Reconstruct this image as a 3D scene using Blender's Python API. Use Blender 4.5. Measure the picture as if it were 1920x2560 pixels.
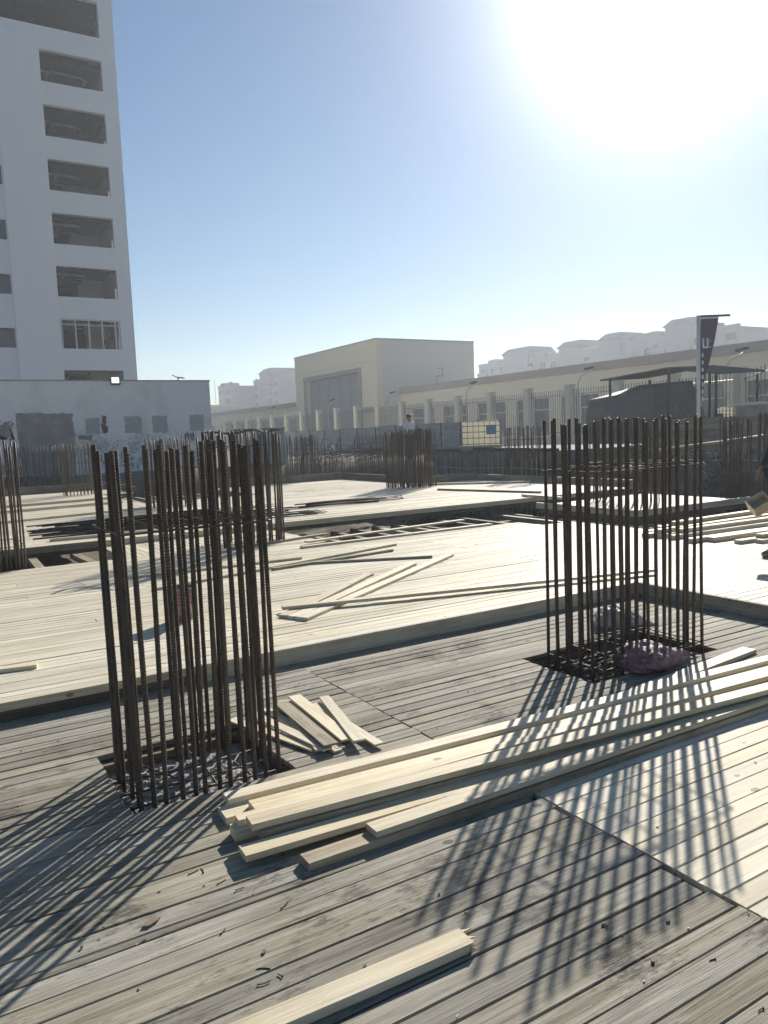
import bpy, math, random
from mathutils import Vector, Matrix, noise
random.seed(11)
R = math.radians
for o in list(bpy.data.objects): bpy.data.objects.remove(o)
scn = bpy.context.scene
col = scn.collection

# ------------------------------------------------------------------ camera
# world axes: X runs along the deck planks, Y across them; grey deck top is z = 0
YAW, PITCH, ROLL, FPX, EYE = 1.027414, .099722, -.0393276, 1953.5, 1.6
def level_to_grid(v):
    s, c = math.sin(YAW), math.cos(YAW)
    return Vector((s*v.x + c*v.y, -c*v.x + s*v.y, v.z))
fwd = Vector((0, math.cos(PITCH), -math.sin(PITCH)))
rgt = Vector((1, 0, 0)); up = rgt.cross(fwd)
r2 = math.cos(ROLL)*rgt + math.sin(ROLL)*up
u2 = -math.sin(ROLL)*rgt + math.cos(ROLL)*up
Rv, Uv, Fv = level_to_grid(r2), level_to_grid(u2), level_to_grid(fwd)
cam = bpy.data.cameras.new('camera')
cam.sensor_fit = 'HORIZONTAL'; cam.sensor_width = 36; cam.lens = 36*FPX/1920
cam.clip_start = .05; cam.clip_end = 5000
camo = bpy.data.objects.new('camera', cam); col.objects.link(camo)
camo.matrix_world = Matrix(((Rv.x, Uv.x, -Fv.x, 0), (Rv.y, Uv.y, -Fv.y, 0), (Rv.z, Uv.z, -Fv.z, EYE), (0, 0, 0, 1)))
scn.camera = camo

# ------------------------------------------------------------------ sky, sun, exposure
SUN_EL, SUN_AZ = R(28), R(39)          # azimuth measured from +X towards +Y
SUN = Vector((math.cos(SUN_EL)*math.cos(SUN_AZ), math.cos(SUN_EL)*math.sin(SUN_AZ), math.sin(SUN_EL)))
world = bpy.data.worlds.new('World'); scn.world = world; world.use_nodes = True
wn = world.node_tree
sky = wn.nodes.new('ShaderNodeTexSky'); sky.sky_type = 'NISHITA'; sky.sun_disc = False
sky.sun_elevation = SUN_EL; sky.sun_rotation = R(90) - SUN_AZ
sky.air_density = 1.0; sky.dust_density = .15; sky.ozone_density = 2.0; sky.altitude = 10
bg = wn.nodes['Background']; bg.inputs[1].default_value = .052
hs = wn.nodes.new('ShaderNodeHueSaturation'); hs.inputs['Saturation'].default_value = 1.18
wn.links.new(sky.outputs[0], hs.inputs['Color']); wn.links.new(hs.outputs[0], bg.inputs[0])
# aureole of the hazy air round the sun (even in every direction round it)
tc = wn.nodes.new('ShaderNodeTexCoord')
nz = wn.nodes.new('ShaderNodeVectorMath'); nz.operation = 'NORMALIZE'; wn.links.new(tc.outputs['Generated'], nz.inputs[0])
dt = wn.nodes.new('ShaderNodeVectorMath'); dt.operation = 'DOT_PRODUCT'; dt.inputs[1].default_value = SUN; wn.links.new(nz.outputs[0], dt.inputs[0])
ac = wn.nodes.new('ShaderNodeMath'); ac.operation = 'ARCCOSINE'; ac.use_clamp = False; wn.links.new(dt.outputs['Value'], ac.inputs[0])
def wexp(width, amp):
    a = wn.nodes.new('ShaderNodeMath'); a.operation = 'MULTIPLY'; a.inputs[1].default_value = -1/width; wn.links.new(ac.outputs[0], a.inputs[0])
    e = wn.nodes.new('ShaderNodeMath'); e.operation = 'EXPONENT'; wn.links.new(a.outputs[0], e.inputs[0])
    m = wn.nodes.new('ShaderNodeMath'); m.operation = 'MULTIPLY'; m.inputs[1].default_value = amp; wn.links.new(e.outputs[0], m.inputs[0])
    return m
g1, g2 = wexp(R(3.5), 4.0), wexp(R(13), .12)
sm = wn.nodes.new('ShaderNodeMath'); sm.operation = 'ADD'; wn.links.new(g1.outputs[0], sm.inputs[0]); wn.links.new(g2.outputs[0], sm.inputs[1])
bg2 = wn.nodes.new('ShaderNodeBackground'); bg2.inputs[0].default_value = (1, .98, .94, 1); wn.links.new(sm.outputs[0], bg2.inputs[1])
ad = wn.nodes.new('ShaderNodeAddShader'); wn.links.new(bg.outputs[0], ad.inputs[0]); wn.links.new(bg2.outputs[0], ad.inputs[1])
wn.links.new(ad.outputs[0], wn.nodes['World Output'].inputs[0])
sl = bpy.data.lights.new('sun', 'SUN'); sl.energy = 4.6; sl.angle = R(.53); sl.color = (1, .93, .82)
so = bpy.data.objects.new('sun', sl); col.objects.link(so)
so.rotation_euler = (-SUN).to_track_quat('-Z', 'Y').to_euler(); so.location = (30, 25, 40)
scn.view_settings.view_transform = 'Standard'; scn.view_settings.look = 'None'
scn.view_settings.exposure = .68; scn.view_settings.gamma = 1
scn.cycles.use_denoising = True
scn.cycles.max_bounces = 6; scn.cycles.volume_bounces = 1
scn.cycles.volume_step_rate = 4

# ------------------------------------------------------------------ helpers
class MB:
    def __init__(s): s.v, s.f = [], []
    def add(s, vs, fs):
        b = len(s.v); s.v += [tuple(v) for v in vs]; s.f += [tuple(b+i for i in f) for f in fs]
    def box(s, x0, x1, y0, y1, z0, z1, M=None):
        vs = [Vector((x, y, z)) for z in (z0, z1) for y in (y0, y1) for x in (x0, x1)]
        if M: vs = [M @ v for v in vs]
        s.add(vs, [(0, 2, 3, 1), (4, 5, 7, 6), (0, 1, 5, 4), (2, 6, 7, 3), (0, 4, 6, 2), (1, 3, 7, 5)]); return s
    def tube(s, pts, r, n=6, cap=True):
        pts = [Vector(p) for p in pts]; rs = r if isinstance(r, (list, tuple)) else [r]*len(pts)
        rings = []
        for i, p in enumerate(pts):
            d = (pts[min(i+1, len(pts)-1)] - pts[max(i-1, 0)]).normalized()
            a = d.cross(Vector((0, 0, 1)) if abs(d.z) < .9 else Vector((1, 0, 0))).normalized(); b = d.cross(a)
            rings.append([p + rs[i]*(math.cos(2*math.pi*k/n)*a + math.sin(2*math.pi*k/n)*b) for k in range(n)])
        vs = [v for rg in rings for v in rg]
        fs = [(i*n+k, i*n+(k+1) % n, (i+1)*n+(k+1) % n, (i+1)*n+k) for i in range(len(pts)-1) for k in range(n)]
        if cap: fs += [tuple(reversed(range(n))), tuple((len(pts)-1)*n+k for k in range(n))]
        s.add(vs, fs); return s
    def prism(s, poly, d0, d1, P):
        n = len(poly)
        s.add([P(u, w, d0) for u, w in poly] + [P(u, w, d1) for u, w in poly],
              [tuple(range(n)), tuple(reversed(range(n, 2*n)))] + [(i, n+i, n+(i+1) % n, (i+1) % n) for i in range(n)]); return s
    def lathe(s, prof, n=24, c=(0, 0, 0)):
        vs = [(c[0]+r*math.cos(2*math.pi*k/n), c[1]+r*math.sin(2*math.pi*k/n), c[2]+z) for r, z in prof for k in range(n)]
        s.add(vs, [(i*n+k, i*n+(k+1) % n, (i+1)*n+(k+1) % n, (i+1)*n+k) for i in range(len(prof)-1) for k in range(n)]); return s
    def mesh(s, name, mat, smooth=False):
        me = bpy.data.meshes.new(name); me.from_pydata(s.v, [], s.f)
        if mat: me.materials.append(mat)
        if smooth: me.polygons.foreach_set('use_smooth', [True]*len(me.polygons))
        return me
    def build(s, name, mat, parent=None, smooth=False, loc=None, kind=None):
        return link(name, s.mesh(name, mat, smooth), parent, loc, kind)

def link(name, data, parent=None, loc=None, kind=None):
    o = bpy.data.objects.new(name, data); col.objects.link(o)
    if parent: o.parent = parent
    if loc is not None: o.location = loc
    if kind: o['kind'] = kind
    return o
def tag(o, label, cat, group=None):
    o['label'] = label; o['category'] = cat
    if group: o['group'] = group
    return o
def thing(name, label, cat, loc=(0, 0, 0), rz=0, group=None):
    o = link(name, None, None, loc); o.rotation_euler = (0, 0, rz); o.empty_display_size = .2
    return tag(o, label, cat, group)
def holes_wall(mb, us, zs, solid, P, t):
    """wall sheet of thickness t over the grid us x zs; solid(i, j) says which cells are wall"""
    nu, nz_ = len(us)-1, len(zs)-1
    S = lambda i, j: 0 <= i < nu and 0 <= j < nz_ and solid((us[i]+us[i+1])/2, (zs[j]+zs[j+1])/2)
    q = lambda *p: mb.add(p, [(0, 1, 2, 3)])
    for i in range(nu):
        for j in range(nz_):
            if not S(i, j): continue
            a, b, c, d = us[i], us[i+1], zs[j], zs[j+1]
            q(P(a, c, 0), P(b, c, 0), P(b, d, 0), P(a, d, 0)); q(P(b, c, t), P(a, c, t), P(a, d, t), P(b, d, t))
            if not S(i-1, j): q(P(a, c, t), P(a, c, 0), P(a, d, 0), P(a, d, t))
            if not S(i+1, j): q(P(b, c, 0), P(b, c, t), P(b, d, t), P(b, d, 0))
            if not S(i, j-1): q(P(a, c, t), P(b, c, t), P(b, c, 0), P(a, c, 0))
            if not S(i, j+1): q(P(a, d, 0), P(b, d, 0), P(b, d, t), P(a, d, t))
    return mb
def inrects(rs): return lambda u, z: not any(a < u < b and c < z < d for a, b, c, d in rs)
def cuts(lo, hi, rs, k): return sorted({lo, hi} | {v for r in rs for v in (r[k], r[k+1]) if lo < v < hi})

# ------------------------------------------------------------------ materials
class NT:
    def __init__(s, name):
        s.m = bpy.data.materials.new(name); s.m.use_nodes = True; s.t = s.m.node_tree
        s.b = s.t.nodes['Principled BSDF']; s.out = s.t.nodes['Material Output']
    def n(s, typ, ins=None, **kw):
        nd = s.t.nodes.new('ShaderNode'+typ)
        for k, v in kw.items(): setattr(nd, k, v)
        for k, v in (ins or {}).items():
            if hasattr(v, 'links') or isinstance(v, bpy.types.NodeSocket): s.t.links.new(v, nd.inputs[k])
            else: nd.inputs[k].default_value = v
        return nd
    def math(s, op, a, b=0., clamp=False): return s.n('Math', {0: a, 1: b}, operation=op, use_clamp=clamp).outputs[0]
    def vmul(s, v, xyz): return s.n('VectorMath', {0: v, 1: xyz}, operation='MULTIPLY').outputs[0]
    def noise(s, v, scale, detail=4, rough=.6, dist=0): return s.n('TexNoise', {'Vector': v, 'Scale': scale, 'Detail': detail, 'Roughness': rough, 'Distortion': dist}).outputs[0]
    def ramp(s, f, stops):
        r = s.n('ValToRGB', {0: f}); e = r.color_ramp.elements
        e[0].position, e[0].color = stops[0][0], c4(stops[0][1]); e[1].position, e[1].color = stops[-1][0], c4(stops[-1][1])
        for p, c in stops[1:-1]:
            k = e.new(p); k.color = c4(c)
        return r.outputs[0]
    def mix(s, f, a, b, mode='MIX'): return s.n('Mix', {0: f, 6: a, 7: b}, data_type='RGBA', blend_type=mode).outputs[2]
    def rnd(s):
        a = s.n('ObjectInfo').outputs['Random']; b = s.n('NewGeometry').outputs['Random Per Island']
        return s.math('FRACT', s.math('ADD', a, s.math('MULTIPLY', b, 7.31)))
    def set(s, **kw):
        for k, v in kw.items():
            k = k.replace('_', ' ')
            if hasattr(v, 'links') or isinstance(v, bpy.types.NodeSocket): s.t.links.new(v, s.b.inputs[k])
            else: s.b.inputs[k].default_value = v
        return s.m
    def bump(s, h, strength, dist=.01): return s.n('Bump', {'Height': h, 'Strength': strength, 'Distance': dist}).outputs[0]
def c4(c): return (c, c, c, 1) if isinstance(c, (int, float)) else (*c, 1)

def wood(name, cols, tone=(.8, 1.15), stain=0., knots=0., rough=.62, bump=.5, smear=0., spec=.3, crack=0.):
    k = NT(name); rd = k.rnd()
    co = k.n('TexCoord').outputs['Object']
    off = k.n('CombineXYZ', {0: k.math('MULTIPLY', rd, 41.), 1: k.math('MULTIPLY', rd, 87.), 2: k.math('MULTIPLY', rd, 13.)}).outputs[0]
    p = k.n('VectorMath', {0: co, 1: off}, operation='ADD').outputs[0]
    gr = k.noise(k.vmul(p, (1.6, 42, 42)), 1, 7, .68, .7)
    fi = k.noise(k.vmul(p, (7, 230, 230)), 1, 3, .6)
    bl = k.noise(k.vmul(p, (1.1, 4.5, 4.5)), 1, 4, .55)
    v = k.math('ADD', k.math('ADD', k.math('MULTIPLY', gr, .52), k.math('MULTIPLY', fi, .2)), k.math('MULTIPLY', bl, .28))
    c = k.ramp(v, [(.37, cols[0]), (.5, cols[1]), (.62, cols[2])])
    if crack:
        ck = k.noise(k.vmul(p, (.8, 70, 70)), 1, 3, .55, .3)
        c = k.mix(k.n('MapRange', {0: ck, 1: .29, 2: .37, 3: crack, 4: 0.}).outputs[0], c, (.035, .03, .025, 1))
    if knots:
        vo = k.n('TexVoronoi', {'Vector': k.vmul(p, (4.2, 6.5, 6.5)), 'Scale': 1., 'Randomness': 1.})
        near = k.math('LESS_THAN', vo.outputs['Distance'], k.math('ADD', .10, k.math('MULTIPLY', k.math('SUBTRACT', gr, .5), .10)))
        some = k.math('GREATER_THAN', k.n('SeparateColor', {0: vo.outputs['Color']}).outputs[0], 1-knots*.6)
        c = k.mix(k.math('MULTIPLY', k.math('MULTIPLY', near, some), .75), c, (*[x*.38 for x in cols[0]], 1))
    if stain:
        wo = k.n('NewGeometry').outputs['Position']
        a = k.noise(wo, 2.1, 5, .62); b = k.noise(k.vmul(p, (14, 60, 60)), 1, 5, .75)
        msk = k.n('MapRange', {0: k.math('ADD', k.math('MULTIPLY', a, .62), k.math('MULTIPLY', b, .38)), 1: .535, 2: .60, 3: 0., 4: stain}).outputs[0]
        c = k.mix(msk, c, (.035, .034, .034, 1))
    if smear:
        a = k.noise(k.vmul(k.n('NewGeometry').outputs['Position'], (1, 1.6, 1)), 1.5, 5, .6)
        msk = k.n('MapRange', {0: a, 1: .5, 2: .68, 3: 0., 4: smear}).outputs[0]
        c = k.mix(msk, c, (.40, .385, .345, 1))
    tn = k.n('MapRange', {0: rd, 1: 0., 2: 1., 3: tone[0], 4: tone[1]}).outputs[0]
    c = k.n('HueSaturation', {'Hue': .5, 'Saturation': k.n('MapRange', {0: k.math('FRACT', k.math('MULTIPLY', rd, 17.3)), 1: 0., 2: 1., 3: .8, 4: 1.12}).outputs[0], 'Value': tn, 'Fac': 1., 'Color': c}).outputs[0]
    return k.set(Base_Color=c, Roughness=rough, Specular_IOR_Level=spec, Normal=k.bump(k.math('ADD', gr, k.math('MULTIPLY', fi, .5)), bump, .004))
GREYW = wood('weathered_plank_wood', ((.145, .128, .094), (.305, .281, .22), (.43, .405, .33)), (.74, 1.16), stain=.75, smear=.4, rough=.78, bump=1.0, spec=.2, crack=.8, knots=.25)
PINE = wood('new_pine', ((.50, .43, .30), (.66, .595, .45), (.75, .70, .56)), (.8, 1.08), knots=.45, stain=.14, crack=.25, rough=.66, bump=.3, spec=.22)
PINE2 = wood('raw_sawn_pine', ((.48, .39, .24), (.69, .60, .42), (.80, .73, .56)), (.82, 1.06), knots=.7, stain=.10, crack=.3, rough=.62, bump=.45)
DULLP = wood('used_pine', ((.19, .155, .105), (.33, .275, .19), (.44, .38, .28)), (.8, 1.12), knots=.3, stain=.35, rough=.65, bump=.6)
DARKW = wood('dirty_joist_wood', ((.09, .075, .055), (.17, .145, .105), (.26, .22, .165)), (.75, 1.2), stain=.5, rough=.75, bump=.6)

def speckled(name, c1, c2, scale, rough=.8, detail=5, bump=0., metal=0., world_pos=False):
    k = NT(name); co = k.n('NewGeometry').outputs['Position'] if world_pos else k.n('TexCoord').outputs['Object']
    a = k.noise(co, scale, detail, .65)
    kw = dict(Base_Color=k.ramp(a, [(.35, c1), (.65, c2)]), Roughness=rough, Metallic=metal)
    if bump: kw['Normal'] = k.bump(a, bump, .02)
    return k.set(**kw)
def flat(name, c, rough=.6, metal=0., vary=.08):
    k = NT(name); a = k.noise(k.n('TexCoord').outputs['Object'], 6, 4, .6)
    lo = tuple(x*(1-vary) for x in c); hi = tuple(min(1, x*(1+vary)) for x in c)
    return k.set(Base_Color=k.ramp(a, [(.3, lo), (.7, hi)]), Roughness=rough, Metallic=metal)
def rust():
    k = NT('rusty_rebar'); co = k.n('TexCoord').outputs['Object']
    rd = k.rnd(); p = k.n('VectorMath', {0: co, 1: k.n('CombineXYZ', {0: rd, 1: rd, 2: k.math('MULTIPLY', rd, 30.)}).outputs[0]}, operation='ADD').outputs[0]
    a = k.noise(k.vmul(p, (30, 30, 7)), 1, 5, .7)
    return k.set(Base_Color=k.ramp(a, [(.3, (.045, .038, .031)), (.5, (.088, .068, .05)), (.74, (.15, .10, .062))]), Roughness=.62, Metallic=.25)
RUST = rust()
STEELDK = speckled('dark_steel', (.035, .033, .032), (.07, .062, .056), 20, .55, metal=.4)
def plaster(name, base, dirt, streak=.5, patch=0.):
    k = NT(name); po = k.n('NewGeometry').outputs['Position']
    a = k.noise(k.vmul(po, (1, 1, .18)), 1.1, 5, .6); b = k.noise(po, .9, 6, .65); c = k.noise(po, 9, 5, .7)
    f = k.math('ADD', k.math('MULTIPLY', a, .45), k.math('MULTIPLY', b, .55))
    m = k.n('MapRange', {0: f, 1: .47, 2: .72, 3: 0., 4: streak}).outputs[0]
    cc = k.mix(m, c4(base), c4(dirt))
    if patch:
        z = k.n('SeparateXYZ', {0: po}).outputs[2]
        hgt = k.n('MapRange', {0: z, 1: 2.6, 2: 1.0, 3: 0., 4: 1.}).outputs[0]      # splash-zone damp and missing paint low on the wall
        m2 = k.n('MapRange', {0: k.math('ADD', k.math('MULTIPLY', c, .5), k.math('MULTIPLY', b, .5)), 1: .5, 2: .56, 3: 0., 4: patch}).outputs[0]
        cc = k.mix(k.math('MULTIPLY', m2, hgt), cc, (.2, .19, .18, 1))
    return k.set(Base_Color=cc, Roughness=.85, Normal=k.bump(c, .25, .02))
TOWERW = plaster('tower_render', (.86, .86, .86), (.76, .76, .76), .35)
TOWERP = plaster('tower_pilaster_render', (.89, .89, .88), (.8, .8, .8), .3)
OLDW = plaster('old_white_plaster', (.82, .82, .83), (.52, .52, .51), .7, patch=.85)
YELW = plaster('yellow_render', (.80, .70, .50), (.70, .61, .44), .35)
YELG = plaster('greyish_yellow_render', (.70, .65, .55), (.62, .58, .49), .3)
COPING = flat('brown_coping', (.40, .33, .29), .8)
CREAM = plaster('cream_post_render', (.72, .66, .52), (.58, .53, .42), .3)
APTW = plaster('apartment_render', (.40, .375, .34), (.30, .285, .26), .4)
APTP = plaster('apartment_pink_render', (.34, .27, .235), (.27, .225, .2), .4)
ROOFB = flat('apartment_roof', (.20, .19, .19), .8)
WINDK = flat('dark_window', (.018, .02, .024), .5)
GLASSY = flat('window_glass', (.07, .08, .09), .12)
WINFR = flat('window_frame_white', (.6, .6, .58), .5)
DOORM = flat('grey_steel_door', (.22, .235, .25), .55)
DOORF = flat('mauve_door_trim', (.30, .255, .255), .7)
CONC = speckled('concrete', (.26, .25, .235), (.40, .385, .36), 5, .9, 6, .5)
RCONC = speckled('rough_concrete', (.20, .195, .185), (.44, .43, .41), 28, .95, 8, 1.0)
INTD = speckled('interior_painted_shade', (.012, .014, .017), (.03, .033, .037), 3, .9)  # near-black bluish colour paints the tower rooms' shade onto slabs, beams, back wall
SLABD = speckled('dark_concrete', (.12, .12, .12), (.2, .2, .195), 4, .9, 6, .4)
PATCHC = speckled('cement_patch', (.36, .375, .38), (.44, .455, .46), 5, .9, 6, .35)
DARKPATCH = speckled('damp_cement_patch', (.25, .235, .235), (.37, .35, .345), 2.5, .95, 7, .4)
BRICKY = speckled('bared_brick', (.10, .055, .045), (.22, .13, .10), 14, .95, 6, .8)
SOIL = speckled('soil', (.075, .06, .046), (.15, .125, .095), .9, .95, 8, .8, world_pos=True)
HOARD = speckled('blue_grey_sheet', (.23, .28, .30), (.32, .36, .385), 2.2, .5, 5)
STEELG = flat('galvanised_steel', (.42, .44, .45), .4, .6)
FENCEM = flat('fence_bar_paint', (.14, .15, .16), .5)
k = NT('white_plastic'); WHITEP = k.set(Base_Color=(.85, .82, .72, 1), Roughness=.4)
k.t.links.new(k.n('MixShader', {0: .6, 1: k.b.outputs[0], 2: k.n('BsdfTranslucent', {'Color': (.95, .9, .76, 1)}).outputs[0]}).outputs[0], k.out.inputs['Surface'])
WHITEPOLE = flat('white_pole', (.7, .7, .68), .45)
BLUEL = flat('blue_label', (.12, .25, .36), .5)
BLACKT = speckled('dark_cover', (.05, .055, .06), (.085, .09, .095), 4, .7)
TARP = speckled('grey_tarpaulin', (.12, .135, .15), (.18, .195, .21), 3, .55, 4, .3)
BANNER = flat('dark_banner', (.075, .05, .07), .6)
LETTER = flat('white_lettering', (.75, .75, .75), .5)
SACKM = speckled('purple_mesh_sack', (.16, .085, .095), (.33, .2, .21), 30, .65, 4, .25)
SACKW = speckled('white_woven_sack', (.4, .39, .37), (.6, .59, .57), 12, .6, 4, .3)
BUCKW = speckled('dirty_white_bucket', (.14, .13, .125), (.30, .285, .27), 18, .5, 6)
BUCKR = speckled('red_bucket_print', (.15, .035, .04), (.32, .085, .09), 20, .5, 5)
SKIN = flat('skin', (.22, .12, .075), .55); HAIR = flat('black_hair', (.012, .01, .009), .6)
SHIRTW = flat('white_shirt', (.72, .72, .74), .8); NAVY = flat('navy_cloth', (.02, .025, .045), .85); DKSHIRT = flat('dark_jacket', (.035, .036, .04), .85)
NAILM = flat('rusty_nail', (.04, .025, .018), .7, .3)
GREEN = speckled('weed_leaf', (.035, .055, .025), (.075, .105, .05), 7, 1.0)
k = NT('floodlight_face'); LAMPF = k.set(Base_Color=(.8, .8, .8, 1), Emission_Color=(.95, 1, 1, 1), Emission_Strength=.75)

# ------------------------------------------------------------------ ground
def axis(lo, hi, step, far):
    a = [lo+i*step for i in range(int((hi-lo)/step)+1)]
    return [-f for f in reversed(far)] + a + [hi+f for f in far]
xs = axis(-18, 32, .8, (30, 90, 200, 300)); ys = axis(-18, 40, .8, (30, 90, 200, 300))
def ground_z(x, y):
    # pit under the formwork, bank up to street level round it
    d = max(-12-x, x-14.3, -12-y, y-26.6)
    t = min(1, max(0, d/1.7)); t = t*t*(3-2*t)
    h = -1.35 + 1.92*t
    near = -17 < x < 31 and -17 < y < 39
    return h + (noise.noise(Vector((x*.55, y*.55, 3)))*.13 + noise.noise(Vector((x*1.7, y*1.7, 9)))*.05 if near else 0)
mb = MB(); mb.add([(x, y, ground_z(x, y)) for y in ys for x in xs],
                  [(j*len(xs)+i, j*len(xs)+i+1, (j+1)*len(xs)+i+1, (j+1)*len(xs)+i) for j in range(len(ys)-1) for i in range(len(xs)-1)])
mb.build('ground', SOIL, smooth=True, kind='structure')

# ------------------------------------------------------------------ planks
def plank_data(mb, L, w, t, wob=.0012, zj=.001, origin=(0, 0, 0), bev=.003):
    """a sawn board along local X with slightly wavy edges, top at origin z"""
    n = max(1, int(L/.55)); base = len(mb.v); ox, oy, oz = origin; rr = random.uniform
    slope = rr(-1, 1)*.0015
    for i in range(n+1):
        x = -L/2 + L*i/n + (rr(-.003, .003) if i in (0, n) else 0)
        a, b, z = -w/2+rr(-wob, wob), w/2+rr(-wob, wob), rr(-zj, zj)
        for y, zz in ((a, -t), (a, z-bev-slope), (a+bev, z-slope), (b-bev, z+slope), (b, z-bev+slope), (b, -t)): mb.v.append((ox+x, oy+y, oz+zz))
    for i in range(n):
        for k in range(6):
            mb.f.append((base+i*6+k, base+(i+1)*6+k, base+(i+1)*6+(k+1) % 6, base+i*6+(k+1) % 6))
    mb.f.append(tuple(base+k for k in range(6))); mb.f.append(tuple(base+n*6+5-k for k in range(6)))
def rows(parent, x0, x1, y0, y1, z, mat, joints=(), holes=(), pitch=.0972, gap=(.002, .006), t=.025, single=True, along='x', skew=.42, zj=.0012, wide=0., endjit=0.):
    """planks filling a rectangle; each one its own part, or all of them one part of kind stuff"""
    bulk = MB(); y = y0
    while y < y1-.03:
        w = min(pitch*(random.uniform(.9, 1.1) if random.random() > wide else random.uniform(1.6, 2.05)), y1-y); yc = y+w/2; g = random.uniform(*gap)
        js = sorted({j+random.uniform(-.006, .006) if random.random() > skew else j+random.uniform(-1.2, 1.2) for j in joints})
        iv = []; e = [x0]+[j for j in js if x0+.3 < j < x1-.3]+[x1]
        for a, b in zip(e, e[1:]):
            parts = [(a, b)]
            for hx0, hx1, hy0, hy1 in holes:
                if hy0-.02 < yc < hy1+.02:
                    nw = []
                    for p, q in parts:
                        if q <= hx0 or p >= hx1: nw.append((p, q))
                        else:
                            jx = random.uniform(-.012, .012)
                            if p < hx0-.05: nw.append((p, hx0+jx))
                            if q > hx1+.05: nw.append((hx1+jx, q))
                    parts = nw
            iv += parts
        for p, q in iv:
            if endjit and q == x1: q -= random.choice((0, 0, .3, .6, 1))*endjit
            L = q-p-.003
            if L < .05: continue
            zz = z+random.uniform(-zj, zj)
            if single:
                m1 = MB(); plank_data(m1, L, w-g, t)
                o = m1.build('plank', mat, parent, loc=((p+q)/2, yc, zz) if along == 'x' else (yc, (p+q)/2, zz))
                if along == 'y': o.rotation_euler = (0, 0, R(90))
            else:
                plank_data(bulk, L, w-g, t, origin=((p+q)/2, yc, zz))
        y += w
    if not single:
        if along == 'y': bulk.v = [(y_, x_, z_) for x_, y_, z_ in bulk.v]; bulk.f = [tuple(reversed(f)) for f in bulk.f]
        bulk.build('planks', mat, parent, kind='stuff')

# weathered deck, top at z = 0, with two column openings
HA = (.70, 1.475, 3.395, 4.06); HB = (3.53, 4.76, 3.43, 4.06)
mb = MB()
us = [-3, HA[0], HA[1], HB[0], HB[1], 5.75]; vs_ = [-1.2, HA[2], HB[2], HA[3], 4.07, 5.1]
holes_wall(mb, us, vs_, inrects((HA, HB)), lambda u, v, d: Vector((u, v, -.034-d)), .05)
wd = mb.build('weathered_deck', DARKW, kind='structure')
rows(wd, -3, 2.225, -1.2, 2.5, 0, GREYW, joints=(-1.1,), gap=(.001, .011), skew=.6, pitch=.098, wide=.06, endjit=.045)
rows(wd, -3, 2.225, 2.5, 5.02, 0, GREYW, joints=(-1.1,), holes=(HA,), gap=(.001, .009), skew=.6, pitch=.098, wide=.14, endjit=.006)
rows(wd, 2.228, 5.74, 2.72, 5.02, 0, GREYW, joints=(), holes=(HB,), gap=(.001, .011), pitch=.0965)

# new deck: step up at y = 5 and x = 5.76, trenches left open for beams
nd_zone = [(-3, 12.6, 5.03, 7.2, .12), (5.79, 12.6, -1.2, 5.03, .12), (-3, 8.8, 7.2, 8.9, .12), (-3, 4.9, 8.9, 10.4, .12), (4.9, 8.2, 8.9, 9.45, .12),
           (2.35, 4.9, 10.4, 11.86, .12), (-3, 4.6, 11.9, 23, .2), (4.6, 11.9, 11.9, 18.5, .2), (7.5, 11.9, 18.5, 22.2, .2), (-3, 5.5, 23.0, 25.6, .2), (11.9, 13.75, 11.9, 17.6, .2), (10.3, 13.3, 8.9, 11.3, .12)]
mb = MB()
for i, (a, b, c, d, z) in enumerate(nd_zone): mb.box(a, b, c, d, z-.14-.001*i, z-.03-.0007*i)
mb.box(2.228, 5.78, -1.2, 2.72, -.09, -.034)
nd = mb.build('new_deck', DARKW, kind='structure')
rows(nd, 2.232, 5.74, -1.2, 2.72, .0, PINE, joints=(), gap=(.0015, .005), pitch=.097)
J = (2.0, 5.93, 9.9)
rows(nd, -3, 12.6, 5.0, 7.2, .12, PINE, joints=J, gap=(.001, .005))
rows(nd, 5.76, 12.6, 3.4, 5.0, .12, PINE, joints=(9.7,), gap=(.001, .005))
rows(nd, 5.76, 12.6, -1.2, 3.4, .12, PINE, joints=(9.7,), single=False)
rows(nd, -3, 8.8, 7.2, 8.9, .12, PINE, joints=J, gap=(.001, .005))
rows(nd, -3, 4.9, 8.9, 10.4, .12, PINE, joints=(2.0,), gap=(.001, .005))
rows(nd, 4.9, 8.2, 8.9, 9.45, .12, PINE, gap=(.001, .005))
rows(nd, 10.4, 11.86, 2.35, 4.9, .12, PINE, along='y', gap=(.001, .006), pitch=.11)
JF = (.8, 4.6, 8.4)
rows(nd, -3, 4.6, 11.9, 23, .2, PINE, joints=(.8,), single=False); rows(nd, 4.6, 11.9, 11.9, 18.5, .2, PINE, joints=(8.4,), single=False)
rows(nd, 7.5, 11.9, 18.5, 22.2, .2, PINE, single=False); rows(nd, -3, 5.5, 23, 25.6, .2, PINE, joints=(1.2,), single=False)
rows(nd, 11.9, 13.75, 11.9, 17.6, .2, PINE, single=False); rows(nd, 10.3, 13.3, 8.9, 11.3, .12, PINE, single=False)
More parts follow.
